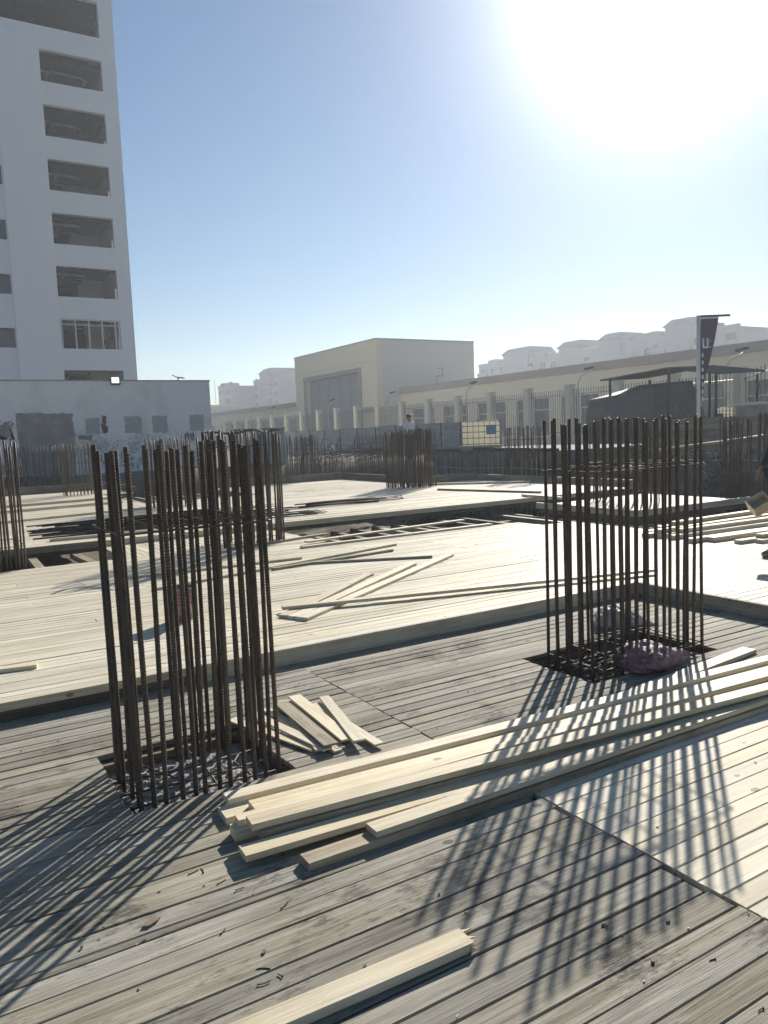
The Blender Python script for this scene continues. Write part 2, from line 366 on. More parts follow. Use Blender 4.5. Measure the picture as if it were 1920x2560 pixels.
# edge boards that close the step
def board(name, x0, y0, x1, y1, z0, z1, th, mat, parent):
    L = math.hypot(x1-x0, y1-y0); m1 = MB(); n = max(1, int(L/.6)); h = z1-z0
    vs = []
    for i in range(n+1):
        x = -L/2+L*i/n; j = random.uniform(-.0015, .0015)
        vs += [(x, -th/2+j, -h/2), (x, th/2+j, -h/2), (x, th/2+j, h/2), (x, -th/2+j, h/2)]
    fs = [(i*4+k, (i+1)*4+k, (i+1)*4+(k+1) % 4, i*4+(k+1) % 4) for i in range(n) for k in range(4)] + [(0, 1, 2, 3), (n*4+3, n*4+2, n*4+1, n*4)]
    m1.add(vs, fs); o = m1.build(name, mat, parent, loc=((x0+x1)/2, (y0+y1)/2, (z0+z1)/2)); o.rotation_euler = (0, 0, math.atan2(y1-y0, x1-x0)); return o
board('edge_board', -3, 5.008, 1.55, 5.008, .068, .1185, .05, PINE2, nd); board('edge_board', -3, 5.05, 1.55, 5.05, .002, .07, .03, DULLP, nd)
board('edge_board', 1.555, 5.01, 5.72, 5.008, .002, .1185, .045, PINE2, nd)
board('edge_board', 5.752, 4.985, 5.752, 1.2, .002, .124, .045, GREYW, nd); board('edge_board', 5.752, 1.195, 5.752, -1.2, .002, .124, .045, GREYW, nd)
board('edge_board', 2.35, 11.875, 11.9, 11.875, .125, .21, .05, PINE2, nd); board('edge_board', -3, 11.875, 2.3, 11.875, .115, .21, .05, DULLP, nd)
board('edge_board', 10.27, 8.9, 10.27, 11.3, .06, .17, .05, PINE2, nd); board('edge_board', 10.3, 8.87, 13.3, 8.87, .06, .17, .05, PINE2, nd)
board('edge_board', 7.2, 22.24, 11.9, 22.24, .1, .42, .06, DARKW, nd); board('edge_board', 11.95, 17.65, 13.75, 17.65, .1, .4, .06, DULLP, nd)
board('edge_board', 13.8, 11.9, 13.8, 17.6, .1, .36, .06, DULLP, nd); board('edge_board', -3, 25.65, 5.5, 25.65, .1, .42, .06, DARKW, nd)
board('edge_board', 5.55, 23, 5.55, 25.6, .1, .36, .05, DARKW, nd); board('edge_board', 11.95, 17.9, 11.95, 22.2, .1, .40, .06, DARKW, nd)
board('edge_board', 2.33, 10.42, 2.33, 11.85, -.05, .12, .045, PINE2, nd); board('edge_board', 4.92, 9.5, 4.92, 11.85, -.05, .12, .045, PINE2, nd)
# joists in the open trenches
for i in range(22):
    x = 5.2+i*.43+random.uniform(-.06, .06)
    if x < 8.7: board('joist', x, 9.3, x+random.uniform(-.1, .1), 11.84, -.1, -.03+random.uniform(-.02, .02), .09, DULLP if random.random() < .4 else DARKW, nd)
    elif x < 10.2: board('joist', x, 7.25, x+random.uniform(-.15, .15), 11.84, -.1, -.03+random.uniform(-.02, .02), .09, DULLP if random.random() < .4 else DARKW, nd)
    else: board('joist', x, 7.22, x+random.uniform(-.15, .15), 8.84, -.14, -.06+random.uniform(-.02, .05), .10, DULLP if random.random() < .6 else DARKW, nd)
for y in (9.62, 10.45, 11.3, 11.72): board('joist', 4.95, y, 10.2, y+random.uniform(-.12, .12), -.22, -.105, .1, DARKW, nd)
for y in (7.6, 8.3): board('joist', 8.83, y, 14, y+.1, -.28, -.165, .1, DARKW, nd)
board('joist', 1.32, 10.44, 1.36, 11.84, .0, .075, .11, DULLP, nd); board('joist', 1.98, 10.44, 1.92, 11.84, .0, .075, .11, DULLP, nd)
board('joist', 1.26, 11.05, 2.3, 11.05, -.11, -.005, .1, DARKW, nd)
for x in (4.9, 5.45, 6.0, 6.6, 7.15): board('joist', x, 18.55, x+random.uniform(-.25, .25), 22.4, .0, .1, .1, DULLP, nd)
for y in (19.4, 20.8, 22.0): board('joist', 4.62, y, 7.48, y, -.12, -.005, .1, DARKW, nd)

# ------------------------------------------------------------------ rebar cages
def ribbed_bar(L, r, seed):
    rn = random.Random(seed); m1 = MB(); n = 8; sp = .0155; N = int(L/sp); vs = []
    bx, by, ph = rn.uniform(-.005, .005), rn.uniform(-.005, .005), rn.uniform(0, 6)
    prof = []
    for i in range(N): prof += [(i*sp, r), (i*sp+.008, r), (i*sp+.0105, r*1.17), (i*sp+.013, r*1.17)]
    for z, rr in prof:
        t = z/L; ox, oy = bx*math.sin(t*3+ph), by*math.sin(t*4.1+ph*2)
        for k in range(n):
            a = 2*math.pi*k/n
            zz = z + .006*abs(math.sin(a)) if z > .01 else z
            vs.append((ox+rr*math.cos(a), oy+rr*math.sin(a), zz))
    fs = [(i*n+k, i*n+(k+1) % n, (i+1)*n+(k+1) % n, (i+1)*n+k) for i in range(len(prof)-1) for k in range(n)]
    fs.append(tuple((len(prof)-1)*n+k for k in range(n)))
    m1.add(vs, fs); return m1.mesh('bar', RUST, True)
RIB = [ribbed_bar(1.78, .0108, s) for s in range(6)]
PLAIN = []
for s in range(3):
    m1 = MB(); b = random.uniform(-.012, .012); m1.tube([(b*math.sin(t*.6), b*math.sin(t*.5+1), 1.7*t/6) for t in range(7)], .0125, 6); PLAIN.append(m1.mesh('bar', RUST, True))
def stirrup(parent, x0, x1, y0, y1, z, r, mat=RUST, tilt=.0, hook=True):
    e = .018; pts = []
    for cx, cy, a0 in ((x1-e, y1-e, 0), (x0+e, y1-e, 90), (x0+e, y0+e, 180), (x1-e, y0+e, 270)):
        for k in range(4):
            a = R(a0+30*k); px, py = cx+e*math.cos(a), cy+e*math.sin(a); pts.append((px, py, z+tilt*(px-x0)))
    pts.append(pts[0])
    if hook: pts.append((pts[0][0]-.05, pts[0][1]-.045, pts[0][2]-.01))
    return MB().tube(pts, r, 6).build('stirrup', mat, parent, True)
def cage(label, x0, x1, y0, y1, nx, ny, zb, zt, rings=(), meshes=PLAIN, jit=.03, pair=0., inner=0, extra_tie=False, lean=.008, rr=.005, squeeze=0.):
    t = thing('rebar_cage', label, 'rebar cage', (x0, y0, zb)); pts = []
    for i in range(nx):
        u = x0+(x1-x0)*i/(nx-1); pts += [(u, y0), (u, y1)]
    for j in range(1, ny-1):
        v = y0+(y1-y0)*j/(ny-1); pts += [(x0, v), (x1, v)]
    for i in range(inner): pts.append((random.uniform(x0+.1, x1-.1), random.choice((y0, y1))+random.uniform(-.03, .03)))
    pts += [(px+random.uniform(.024, .032), py+random.uniform(-.012, .012)) for px, py in list(pts) if random.random() < pair]
    for k, (px, py) in enumerate(pts):
        o = link('bar', meshes[k % len(meshes)], t, (px-x0+random.uniform(-.011, .011), py-y0+random.uniform(-.01, .01), 0))
        L = 1.78 if meshes is RIB else 1.7
        o.scale = (1, 1, (zt-zb+random.uniform(-jit, jit))/L)
        o.rotation_euler = (random.gauss(0, lean), random.gauss(0, lean)-squeeze*((px-x0)/(x1-x0)*2-1)/1.6, random.choice((0, 1.57, 3.14, 4.71)))
    w, d = x1-x0, y1-y0
    for z in rings:
        stirrup(t, -.02, w+.02, -.02, d+.02, z-zb, rr, tilt=random.uniform(-.012, .012))
        if extra_tie:
            stirrup(t, w*.22, w*.6, -.022, d+.022, z-zb+.016, rr, tilt=.008); stirrup(t, w*.45, w*.85, -.022, d+.022, z-zb+.03, rr, tilt=-.008)
    return t
cA = cage('dark ribbed column starter bars rising from opening beside the fan of pale thin strips', .765, 1.43, 3.46, 3.99, 12, 6, -.07, 1.585, (1.21,), RIB, .03, .05, 0, True, .003, squeeze=.018)
cB = cage('rusty column starter bars rising from wide opening beside the purple mesh sack', 3.72, 4.69, 3.49, 4.0, 13, 6, -.13, 1.64, (1.305, .03), RIB, .03, .08, 0, True, .003, squeeze=.008)
cage('starter bars beside the small open trench left of the stacked dark reinforcing bars', .35, 1.12, 10.45, 11.3, 10, 5, .0, 1.66, (.4, 1.3), jit=.05, pair=.4, inner=6)
cage('dense starter bars on the crosswise planks with a dark hose over their tops', 3.52, 4.5, 10.25, 10.78, 12, 5, .1, 1.7, (1.2, .16, 1.5), jit=.05, pair=.4, inner=8)
cage('slim starter bars before the plastered wall behind the open joist bay', 4.45, 5.25, 16.7, 17.3, 10, 5, .2, 1.68, (.3, 1.35), jit=.05, pair=.3, inner=4)
cage('starter bars tied with two high rings at the deck edge under the damp wall patch', 3.74, 4.5, 23.4, 24.0, 9, 4, .2, 1.66, (.45, 1.45, 1.1), jit=.03)
cage('row of starter bars beyond the deck edge below the big damp wall patch', 2.75, 4.4, 27.0, 27.5, 16, 4, -.5, 1.65, (1.35, .5), jit=.04, pair=.3)
cage('leaning starter bars beyond the deck in front of the plain grey sheet', 10.4, 11.35, 22.75, 23.3, 11, 5, -.3, 1.62, (1.0, .3), jit=.06, pair=.3, inner=6)
cage('bushy starter bars on the far deck in front of the man in white', 10.5, 11.65, 16.66, 17.2, 18, 5, .2, 1.66, (1.3, .35), jit=.05, pair=.5, inner=10)
cage('starter bars standing past the deck edge right of the white tank', 14.05, 14.7, 15.9, 16.7, 9, 5, -.4, 1.62, (1.3, .5), jit=.05, pair=.2)
cage('starter bars on the small raised platform beyond the joist trench', 11.45, 12.1, 9.95, 11.05, 8, 7, .12, 1.66, (1.25, .3), jit=.05, pair=.3)
cage('dark tangled starter bars under the sloping beam by the plank wall', 13.5, 14.1, 8.7, 9.6, 8, 8, -.2, 1.62, (1.1, .6), jit=.12, pair=.5, inner=10, lean=.02)
cage('starter bars behind the white tank against the blue grey hoarding', 13.2, 14.0, 22.9, 23.6, 8, 5, -.5, 1.55, (1.0,), jit=.08, pair=.2)

# concrete in the openings
def rough_pad(x0, x1, y0, y1, z, amp, n, name, mat, seed, lab, cat):
    m1 = MB(); nx = n; ny = max(4, int(n*(y1-y0)/(x1-x0)))
    vs = [(x0+(x1-x0)*i/nx, y0+(y1-y0)*j/ny, z+amp*(noise.fractal(Vector((i*.35+seed, j*.35, seed)), .9, 2, 4))) for j in range(ny+1) for i in range(nx+1)]
    m1.add(vs, [(j*(nx+1)+i, j*(nx+1)+i+1, (j+1)*(nx+1)+i+1, (j+1)*(nx+1)+i) for j in range(ny) for i in range(nx)])
    m1.box(x0, x1, y0, y1, z-.5, z-amp*1.6)
    return tag(m1.build(name, mat), lab, cat)
rough_pad(HA[0]-.03, HA[1]+.03, HA[2]-.03, HA[3]+.03, -.085, .016, 60, 'column_concrete', RCONC, 3, 'rough grey concrete filling the opening under the starter bars by the pale strips', 'concrete')
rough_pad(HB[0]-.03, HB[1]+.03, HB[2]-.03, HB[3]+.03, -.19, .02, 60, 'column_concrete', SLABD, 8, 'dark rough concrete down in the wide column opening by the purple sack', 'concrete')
# starter mats of thinner bars lying in the openings
for c, (x0, x1, y0, y1, z, nn) in ((cA, (HA[0], HA[1], HA[2], HA[3], -.055, 4)), (cB, (HB[0], HB[1], HB[2], HB[3], -.07, 8))):
    ox, oy, oz = c.location
    for i in range(nn):
        t = (i+.5)/nn; x = x0+(x1-x0)*t
        MB().tube([(x-ox-.05, y0-oy+.03, z-oz), (x-ox+.09*random.uniform(-1, 1), (y0+y1)/2-oy, z-oz+random.uniform(0, .02)), (x-ox+.12*random.uniform(-1, 1), y1-oy-.03, z-oz)], .0055, 6).build('cross_tie', RUST, c, True)
    for i in range(nn-1):
        t = (i+.7)/nn; y = y0+(y1-y0)*t; a = random.uniform(-.05, .05)
        MB().tube([(x0-ox+.02, y-oy, z-oz+.012), ((x0+x1)/2-ox, y-oy+a, z-oz+random.uniform(.01, .03)), (x1-ox-.02, y-oy+a*.5, z-oz+.012)], .0055, 6).build('cross_tie', RUST, c, True)
# binding wire twists tangled at the foot of the wide cage
m1 = MB()
for i in range(46):
    p = Vector((random.uniform(3.62, 4.4), random.uniform(3.5, 4.0), -.1)); pts = [p]
    for s in range(4): p = p+Vector((random.uniform(-.07, .07), random.uniform(-.07, .07), random.uniform(-.01, .035))); pts.append(p)
    m1.tube(pts, .0022, 4)
tag(m1.build('binding_wire', RUST, kind='stuff'), 'tangle of rusty binding wire at the foot of the starter bars by the purple sack', 'wire')
# dark hose draped along the tops of the dense cage
pts = [(3.45+1.15*i/16, 10.28+.22*math.sin(i*.55), 1.705+.02*math.sin(i*.9)) for i in range(17)]
tag(MB().tube(pts, .016, 8).build('hose', BLACKT, None, True), 'dark hose draped over the tops of the dense starter bars', 'hose')

# ------------------------------------------------------------------ loose timber
def timber(label, x0, y0, x1, y1, ztop, w, h, mat=PINE2, group=None, name='timber', z1=None, ragged=False, cat='timber'):
    """board whose top centre line runs from (x0, y0) to (x1, y1)"""
    L = math.hypot(x1-x0, y1-y0); n = max(2, int(L/.35)); m1 = MB(); vs = []; b = .0025; rr = random.uniform
    bow = rr(-.006, .006)*min(1, L/3); rise = rr(-.004, .002)*min(1, L/3)
    for i in range(n+1):
        t = i/n; x = -L/2+L*t; yb = bow*math.sin(math.pi*t); zb = rise*math.sin(math.pi*t)
        a, c = yb-w/2+rr(-.0012, .0012), yb+w/2+rr(-.0012, .0012)
        for yy, zz in ((a, -h+b), (a+b, -h), (c-b, -h), (c, -h+b), (c, -b), (c-b, 0), (a+b, 0), (a, -b)): vs.append((x, yy, zz+zb))
    k = 8
    if ragged:
        for j in range(k): vs[n*k+j] = (vs[n*k+j][0]+rr(-.035, .02), vs[n*k+j][1], vs[n*k+j][2])
    fs = [(i*k+j, (i+1)*k+j, (i+1)*k+(j+1) % k, i*k+(j+1) % k) for i in range(n) for j in range(k)] + [tuple(range(k)), tuple(n*k+k-1-j for j in range(k))]
    m1.add(vs, fs)
    o = m1.build(name, mat, None, loc=((x0+x1)/2, (y0+y1)/2, (ztop+(z1 if z1 is not None else ztop))/2))
    o.rotation_euler = (0, -math.atan2((z1 if z1 is not None else ztop)-ztop, L), math.atan2(y1-y0, x1-x0))
    return tag(o, label, cat, group)
def ray_t(x, y, ang, L): return x, y, x+L*math.cos(R(ang)), y+L*math.sin(R(ang))
PG = 'pale timbers piled on the grey deck'
timber('pale board at the back of the pile, nearest the fan of thin strips', *ray_t(1.057, 3.18, -3.35, 4.0), .056, .085, .026, group=PG)
timber('wide pale board lying flat under the back one of the pile, its end poking out', *ray_t(1.01, 3.095, -3.0, 3.9), .03, .12, .03, group=PG)
timber('wide pale board with a grey knot, second from the back of the pile', *ray_t(1.12, 3.032, -3.6, 4.0), .058, .098, .027, group=PG)
timber('narrow pale batten between the knotty wide board and the highest board of the pile', *ray_t(1.015, 2.93, -3.3, 4.0), .075, .062, .03, group=PG)
timber('highest pale board of the pile, its near corner cut off', *ray_t(1.033, 2.838, -5.1, 4.0), .098, .088, .028, group=PG)
timber('pale board at the bottom of the pile showing only a stubby end', *ray_t(.99, 2.917, -3.3, 3.8), .044, .078, .044, group=PG)
timber('grey round-edged batten tucked under the highest board of the pile', *ray_t(1.06, 2.797, -4.2, 3.6), .068, .05, .038, DULLP, PG)
timber('long pale board with a lengthwise crack, overhanging its own shadow by the pile', *ray_t(.955, 2.716, -3.0, 4.0), .051, .092, .026, group=PG)
timber('pale board lying on a grey-sided one, last across the pile', *ray_t(1.435, 2.567, -.5, 3.6), .06, .088, .026, group=PG)
timber('board with weathered grey side on the deck, lowest and outermost of the pile', *ray_t(1.138, 2.556, -.6, 3.9), .033, .084, .033, DULLP, PG)
timber('dark board hidden under the overhanging cracked one of the pile', *ray_t(1.47, 2.69, -3.0, 3.2), .024, .09, .024, DULLP, PG)
timber('weathered board skewed across the far part of the pile beside the new planks', *ray_t(2.95, 2.72, -7.6, 2.4), .0245, .09, .024, DULLP, PG)
timber('pale board lying askew beside the purple mesh sack', 3.5, 3.09, 4.86, 3.23, .027, .1, .027)
timber('broken pale board with a splintered end lying alone on the grey deck', .25, 1.898, 1.36, 1.861, .032, .086, .03, ragged=True, cat='board', name='board')
bb = bpy.data.objects['board']
for i in range(9):
    yy = -.04+.01*i+random.uniform(-.004, .004); L0 = random.choice((.008, .016, .03, .05))*random.uniform(.6, 1.2)
    m1 = MB(); m1.add([(.545, yy-.006, -.003), (.545, yy+.006, -.003), (.545, yy+.006, -.028), (.545, yy-.006, -.028), (.555+L0, yy+random.uniform(-.004, .004), -.006-random.random()*.018)], [(0, 1, 4), (1, 2, 4), (2, 3, 4), (3, 0, 4), (3, 2, 1, 0)]); m1.build('splinter', PINE2, bb)
SG = 'thin pale strips fanned out beside the starter bars'
for i, (xa, ya, xb, yb, zt, w, ml, lab) in enumerate(((1.80, 4.25, 1.66, 3.46, .03, .06, PINE2, 'thin pale strip sticking out under the greyish strip of the fan'),
    (1.76, 4.18, 1.71, 3.44, .05, .085, DULLP, 'greyish thin strip, the dullest of the fan'), (1.85, 4.27, 1.765, 3.44, .018, .05, PINE2, 'narrow thin strip between the greyish one and the widest pale one'),
    (1.885, 4.26, 1.825, 3.47, .04, .08, PINE2, 'wide pale strip in the middle of the fan'), (2.01, 4.11, 1.85, 3.40, .05, .065, PINE2, 'pale strip crossing over its neighbour at the outer end of the fan'),
    (1.94, 4.08, 1.935, 3.34, .03, .06, PINE2, 'pale strip crossed over by another at the outer end of the fan'), (1.45, 4.17, 1.655, 3.50, .02, .065, PINE2, 'thin strip lying close against the starter bars, farthest inward of the fan'),
    (1.56, 4.2, 1.69, 3.44, .033, .06, PINE2, 'thin strip lying over the one nearest the starter bars'), (1.68, 4.22, 1.74, 3.42, .016, .055, PINE2, 'pale strip lying flat beneath the greyish one of the fan'))):
    timber(lab, xa, ya, xb, yb, zt, w, .011, ml, SG, 'wood_strip', cat='strip', z1=zt-.004)
# boards on the new deck (top 0.12)
timber('dark weathered board lying on the new deck just beyond the tip of the slanting boards', 3.85, 8.2, 5.2, 7.55, 0.148, .05, 0.027, DULLP, name='board', cat='board')
BG = 'three slanting boards side by side'
for i, d in enumerate((0, .105, .215)):
    timber(('slanting board of three, its edge in shade', 'middle one of three slanting boards on the new deck', 'slanting board of three, lying under the long board at a flat angle')[i],
           5.42-.62*i-d*.57, 7.57-.30*i+d*.82-.08, 2.62+.0*i-d*.4, 5.68+d*.82, 0.148, .1, 0.027, PINE2, BG, 'board', cat='board')
timber('long thin board lying at a flat angle across the slanting boards', 2.61, 6.06, 6.2, 4.93+.2, .176, .075, .027, PINE2, name='board', cat='board')
timber('long board running from behind the bucket towards the joist trench', 2.0, 7.86, 5.43, 8.74, 0.148, .07, 0.027, PINE2, name='board', cat='board')
timber('board lying parallel to the deck planks behind the red bucket', 1.9, 8.75, 4.0, 8.62, 0.148, .07, 0.027, PINE2, name='board', cat='board')
timber('short board beside the long one near the joist trench', 3.4, 8.1, 5.13, 8.33, 0.148, .06, 0.027, DULLP, name='board', cat='board')
timber('long board bridging the trench over the crosswise joists', 4.6, 9.72, 7.61, 10.13, .17, .1, 0.027, PINE2, name='board', cat='board')
timber('board lying along the near edge of the joist trench', 4.4, 9.45, 7.67, 9.5, 0.148, .1, 0.027, PINE2, name='board', cat='board')
timber('board on the crosswise planks beside the dense starter bars', 3.6, 10.95-.9, 5.3, 10.45, 0.148, .08, 0.027, DULLP, name='board', cat='board')
timber('thin dark batten lying on the bright far deck', 10.8, 15.33, 11.53, 12.55, .245, .06, .042, DULLP, name='board', cat='board')
timber('pale batten leaning off the corner of the small raised platform', 10.81, 12.3, 10.35, 10.7, .245, .08, .042, PINE2, name='board', cat='board', z1=.3)
timber('long batten along the far deck edge in front of the tank', 11.3, 17.45, 13.6, 15.2, .25, .1, .045, PINE2, name='board', cat='board')
timber('short cut board on the new deck in front of the shaded step', -.35, 5.86, .63, 5.66, 0.148, .085, 0.027, PINE2, name='board', cat='board')
timber('long batten lying in front of the stacked dark reinforcing bars', 1.7, 12.45, 4.9, 12.25, .245, .08, .042, PINE2, name='board', cat='board')
timber('batten at the back of the stacked dark reinforcing bars', 1.0, 16.2, 4.3, 16.9, .245, .1, .042, PINE2, name='board', cat='board')
timber('long plank on the left far deck before the low wall', .6, 18.6, 4.3, 19.2, .26, .12, .05, PINE2, name='board', cat='board')
timber('second long plank on the left far deck, beyond the first', .3, 20.4, 4.4, 20.9, .26, .12, .05, PINE2, name='board', cat='board')
RG = 'timbers stacked before the joist trench'
for i, (y, z, a, x) in enumerate(((7.05, .175, 1, 8.35), (6.88, .175, -2, 8.1), (6.72, .175, 0, 8.2), (6.98, .226, 2, 8.5), (6.8, .226, -1, 8.25), (6.55, .176, -3, 8.2), (6.9, .277, 1.5, 8.7), (6.62, .227, -2.5, 8.45), (6.2, .176, -3.5, 8.1), (6.08, .177, -4, 8.35))):
    timber(('pale timber in the bottom layer of the stack, alongside the joist trench', 'pale timber second from the joist trench in the bottom layer of the stack', 'pale timber third from the joist trench in the bottom layer of the stack',
            'pale timber of the second layer of the stack, on the trench side', 'pale timber in the middle of the second layer of the stack', 'pale timber in the bottom layer of the stack, on the side away from the trench',
            'single pale timber topping the stack before the joist trench', 'pale timber of the second layer of the stack, on the side away from the trench', 'pale timber on the deck just clear of the stack before the trench', 'outlying pale timber on the deck, between the stack and the short boards')[i], *ray_t(x, y, a, 4.0), z, .1, .05, group=RG)
for i, (x, y, z) in enumerate(((8.42, 5.76, .165), (8.62, 5.62, .165), (8.75, 5.70, .212))):
    timber(('short cut board behind the standing worker, end toward the stacked timbers', 'short cut board lying second behind the standing worker', 'short cut board lying on two others behind the standing worker')[i], *ray_t(x, y, -4, 1.3), z, .1, .044, PINE2, 'short boards behind the worker', 'board', cat='board')
# stacked dark reinforcing bars on the far deck
def bar_bundle(label, x0, x1, y0, y1, z, n, seed, r=.012, bend=.25):
    rn = random.Random(seed); t = thing('rebar_bundle', label, 'rebar bundle', (x0, y0, z))
    for i in range(n):
        a = rn.uniform(0, x1-x0)*.28; b = (x1-x0)-rn.uniform(0, x1-x0)*.28; y = (y1-y0)*i/n+rn.uniform(-.1, .1); zz = r+rn.choice((0, 0, .024, .048, .07))
        s = rn.uniform(-bend, bend)
        MB().tube([(a, y, zz), (a*.6+b*.4, y+s*.4, zz+.01), (a*.2+b*.8, y+s*.8, zz), (b, y+s, zz)], r, 5).build('bar', STEELDK, t, True)
bar_bundle('stack of dark reinforcing bars on the far deck behind the open trench', 1.5, 6.4, 12.9, 14.6, .2, 46, 4)
bar_bundle('thin bundle of dark bars beside the dense starter bars on far deck', 6.0, 9.1, 13.9, 14.3, .2, 9, 5, bend=.1)
bar_bundle('few bent bars lying at the edge of the joist trench', 5.3, 6.6, 12.7, 13.2, .2, 7, 6, r=.008)

# ------------------------------------------------------------------ sacks, bucket, small litter
def blob(name, mat, label, cat, c, size, rz, seed, lump, fn=None, n=28, folds=0.):
    m1 = MB(); vs = []; ni = n//2
    for i in range(ni+1):
        th = math.pi*i/ni
        for j in range(n):
            ph = 2*math.pi*j/n; d = Vector((math.sin(th)*math.cos(ph), math.sin(th)*math.sin(ph), math.cos(th)))
            p = Vector([math.copysign(abs(q)**.92, q) for q in d])
            s = 1-lump*.55*abs(noise.noise(Vector((d.x*2.2, d.y*7, d.z*7))+Vector((seed, seed, 0))))+lump*noise.noise(d*1.9+Vector((seed, 0, 0)))+lump*.4*(.5-abs(noise.noise(d*3.6+Vector((0, seed, 0)))))+lump*.2*noise.noise(d*9+Vector((0, seed, 4)))
            fa = math.atan2(d.z, d.y)*4.5+2.2*noise.noise(Vector((d.x*1.6, d.y*1.2, seed)))*3
            s *= 1+folds*(abs(math.sin(fa))-.6)*(.35+.65*abs(d.x))
            q = Vector((p.x*size[0]*s, p.y*size[1]*s, p.z*size[2]*s))
            if fn: q = fn(q, size)
            q.z = max(q.z, -size[2]*.72)+size[2]*.72
            vs.append(q)
    m1.add(vs, [(i*n+j, i*n+(j+1) % n, (i+1)*n+(j+1) % n, (i+1)*n+j) for i in range(ni) for j in range(n)])
    o = m1.build(name, mat, None, True, loc=c); o.rotation_euler = (0, 0, rz); return tag(o, label, cat)
def taper(q, s):
    t = q.x/s[0]
    if t > -.1: f = max(.12, 1-.88*(t+.1)); q = Vector((q.x*1.35, q.y*f, q.z*(f*.9+.1)-.05*max(0, t)))
    q.z += .007*math.sin(q.y*55+q.x*22)
    return q
blob('mesh_sack', SACKM, 'purple mesh sack slumped beside the starter bars with striped shadow', 'sack', (4.11, 3.41, 0), (.27, .18, .095), R(-3), 2.0, .2, taper, 72, .2)
blob('woven_sack', SACKW, 'crumpled white woven sack behind the starter bars against the step', 'sack', (4.74, 4.27, 0), (.2, .13, .09), R(-32), 6.3, .3, taper, 60, .3)
bk = thing('paint_bucket', 'dirty red and white plastic bucket standing on the new deck', 'bucket', (1.83, 6.36, .12))
MB().lathe([(.115, .0), (.118, .012), (.148, .30), (.152, .303), (.155, .325), (.148, .325), (.141, .29), (.11, .015), (0, .012)], 28).build('tub', BUCKW, bk, True)
for z0, z1 in ((.265, .285), (.232, .252), (.17, .222), (.02, .075)):
    r0, r1 = .119+.1*z0, .119+.1*z1; MB().lathe([(r0, z0), (r1, z1)], 28).build('print_band', BUCKR, bk, True)
MB().lathe([(.148, .29), (.158, .295), (.16, .326), (.142, .329), (.139, .29)], 28).build('rim', DARKW, bk, True); bk.scale = (.8, .8, .86)
MB().tube([(.157*math.cos(a), .03*math.sin(a)-.02, .30-.10*math.sin(a)) if False else (.157*math.cos(a), -.157*math.sin(a)*.95, .305-.11*math.sin(a)) for a in [math.pi*i/14 for i in range(15)]], .0025, 5).build('handle', STEELG, bk, True)
def groundpt(px, py, z=0.):
    d = Rv*((px-960)/FPX) - Uv*((py-1280)/FPX) + Fv; t = (z-EYE)/d.z; return d.x*t, d.y*t
for i, (px, py, L, a, b) in enumerate(((715, 2265, .045, 20, .25), (662, 2420, .035, 120, .5), (485, 2183, .04, 5, .15), (555, 2207, .035, 15, .1), (600, 2224, .03, 0, .05), (660, 2463, .035, -30, .4), (700, 2440, .02, 110, .0), (50, 2123, .045, 15, 0), (1780, 2400, .02, 150, .3), (1900, 2525, .02, 160, .3), (1513, 2313, .02, 70, .2), (560, 2330, .03, 30, .2), (510, 2178, .03, 60, .5))):
    x, y = groundpt(px, py); ca, sa = math.cos(R(a)), math.sin(R(a))
    pts = [(ca*L*(t-.5)-sa*b*L*t*t, sa*L*(t-.5)+ca*b*L*t*t, .003) for t in (0, .3, .6, .85, 1)]
    m1 = MB().tube(pts, .0017, 5)
    h = Vector(pts[0]); m1.tube([h, h+Vector((-ca*.0012, -sa*.0012, 0))], .004, 6)
    tag(m1.build('bent_nail', NAILM, None, loc=(x, y, 0)), 'small bent rusty nail dropped on the grey deck', 'nail', 'bent nails on the grey deck')
for i, (px, py, L) in enumerate(((378, 2309, .075), (205, 2370, .012), (360, 2353, .02), (660, 2383, .025), (912, 2418, .02), (1632, 2404, .025), (1508, 2312, .015), (1670, 2305, .02), (1098, 2237, .012), (1130, 1895, .01), (1350, 1980, .012), (1170, 1730, .012))):
    x, y = groundpt(px, py); m1 = MB(); n = 6
    poly = [(L*.5*math.cos(2*math.pi*k/n)*random.uniform(.7, 1.1), L*.14*math.sin(2*math.pi*k/n)*random.uniform(.6, 1.3)+.003*math.sin(2*math.pi*k/n)) for k in range(n)]
    m1.prism(poly, 0.002, .007, lambda u, w, d: Vector((u, w, d)))
    o = m1.build('wood_chip', DARKW, None, loc=(x, y, 0)); o.rotation_euler = (0, 0, R(random.uniform(-25, 60)))
    tag(o, 'dark splinter of wood lying on the planks', 'wood chip', 'splinters on the deck')

rn = random.Random(77)
for nm, mt_, cnt, lab in (('wood_crumbs', PINE2, 70, 'scatter of tiny pale wood crumbs on the deck'), ('dirt_crumbs', DARKW, 90, 'scatter of tiny dark dirt crumbs on the deck')):
    m1 = MB()
    for i in range(cnt):
        x, y = rn.uniform(-.2, 3.6), rn.uniform(1.3, 4.9); L, w = rn.uniform(.003, .013), rn.uniform(.0015, .004)
        if HA[0]-.02 < x < HA[1]+.02 and HA[2]-.02 < y < HA[3]+.02: continue
        m1.box(-L/2, L/2, -w/2, w/2, 0, rn.uniform(.002, .004), Matrix.Translation((x, y, .001)) @ Matrix.Rotation(rn.uniform(0, 3.1), 4, 'Z'))
    o = m1.build(nm, mt_, kind='stuff'); o['label'] = lab

# ------------------------------------------------------------------ low plastered wall on the left
def WP(u, z, d): return Vector((u, 30+d, z))
wl = thing('plastered_wall', 'old white plastered wall with cement patched openings and damp stains', 'wall', (0, 30, 0))
wl.location = (0, 0, 0)
rects = [(6.62, 7.22, 2.04, 2.56), (7.72, 8.24, 2.05, 2.56), (9.15, 9.62, 2.05, 2.53), (5.15, 5.68, 2.03, 2.54)]
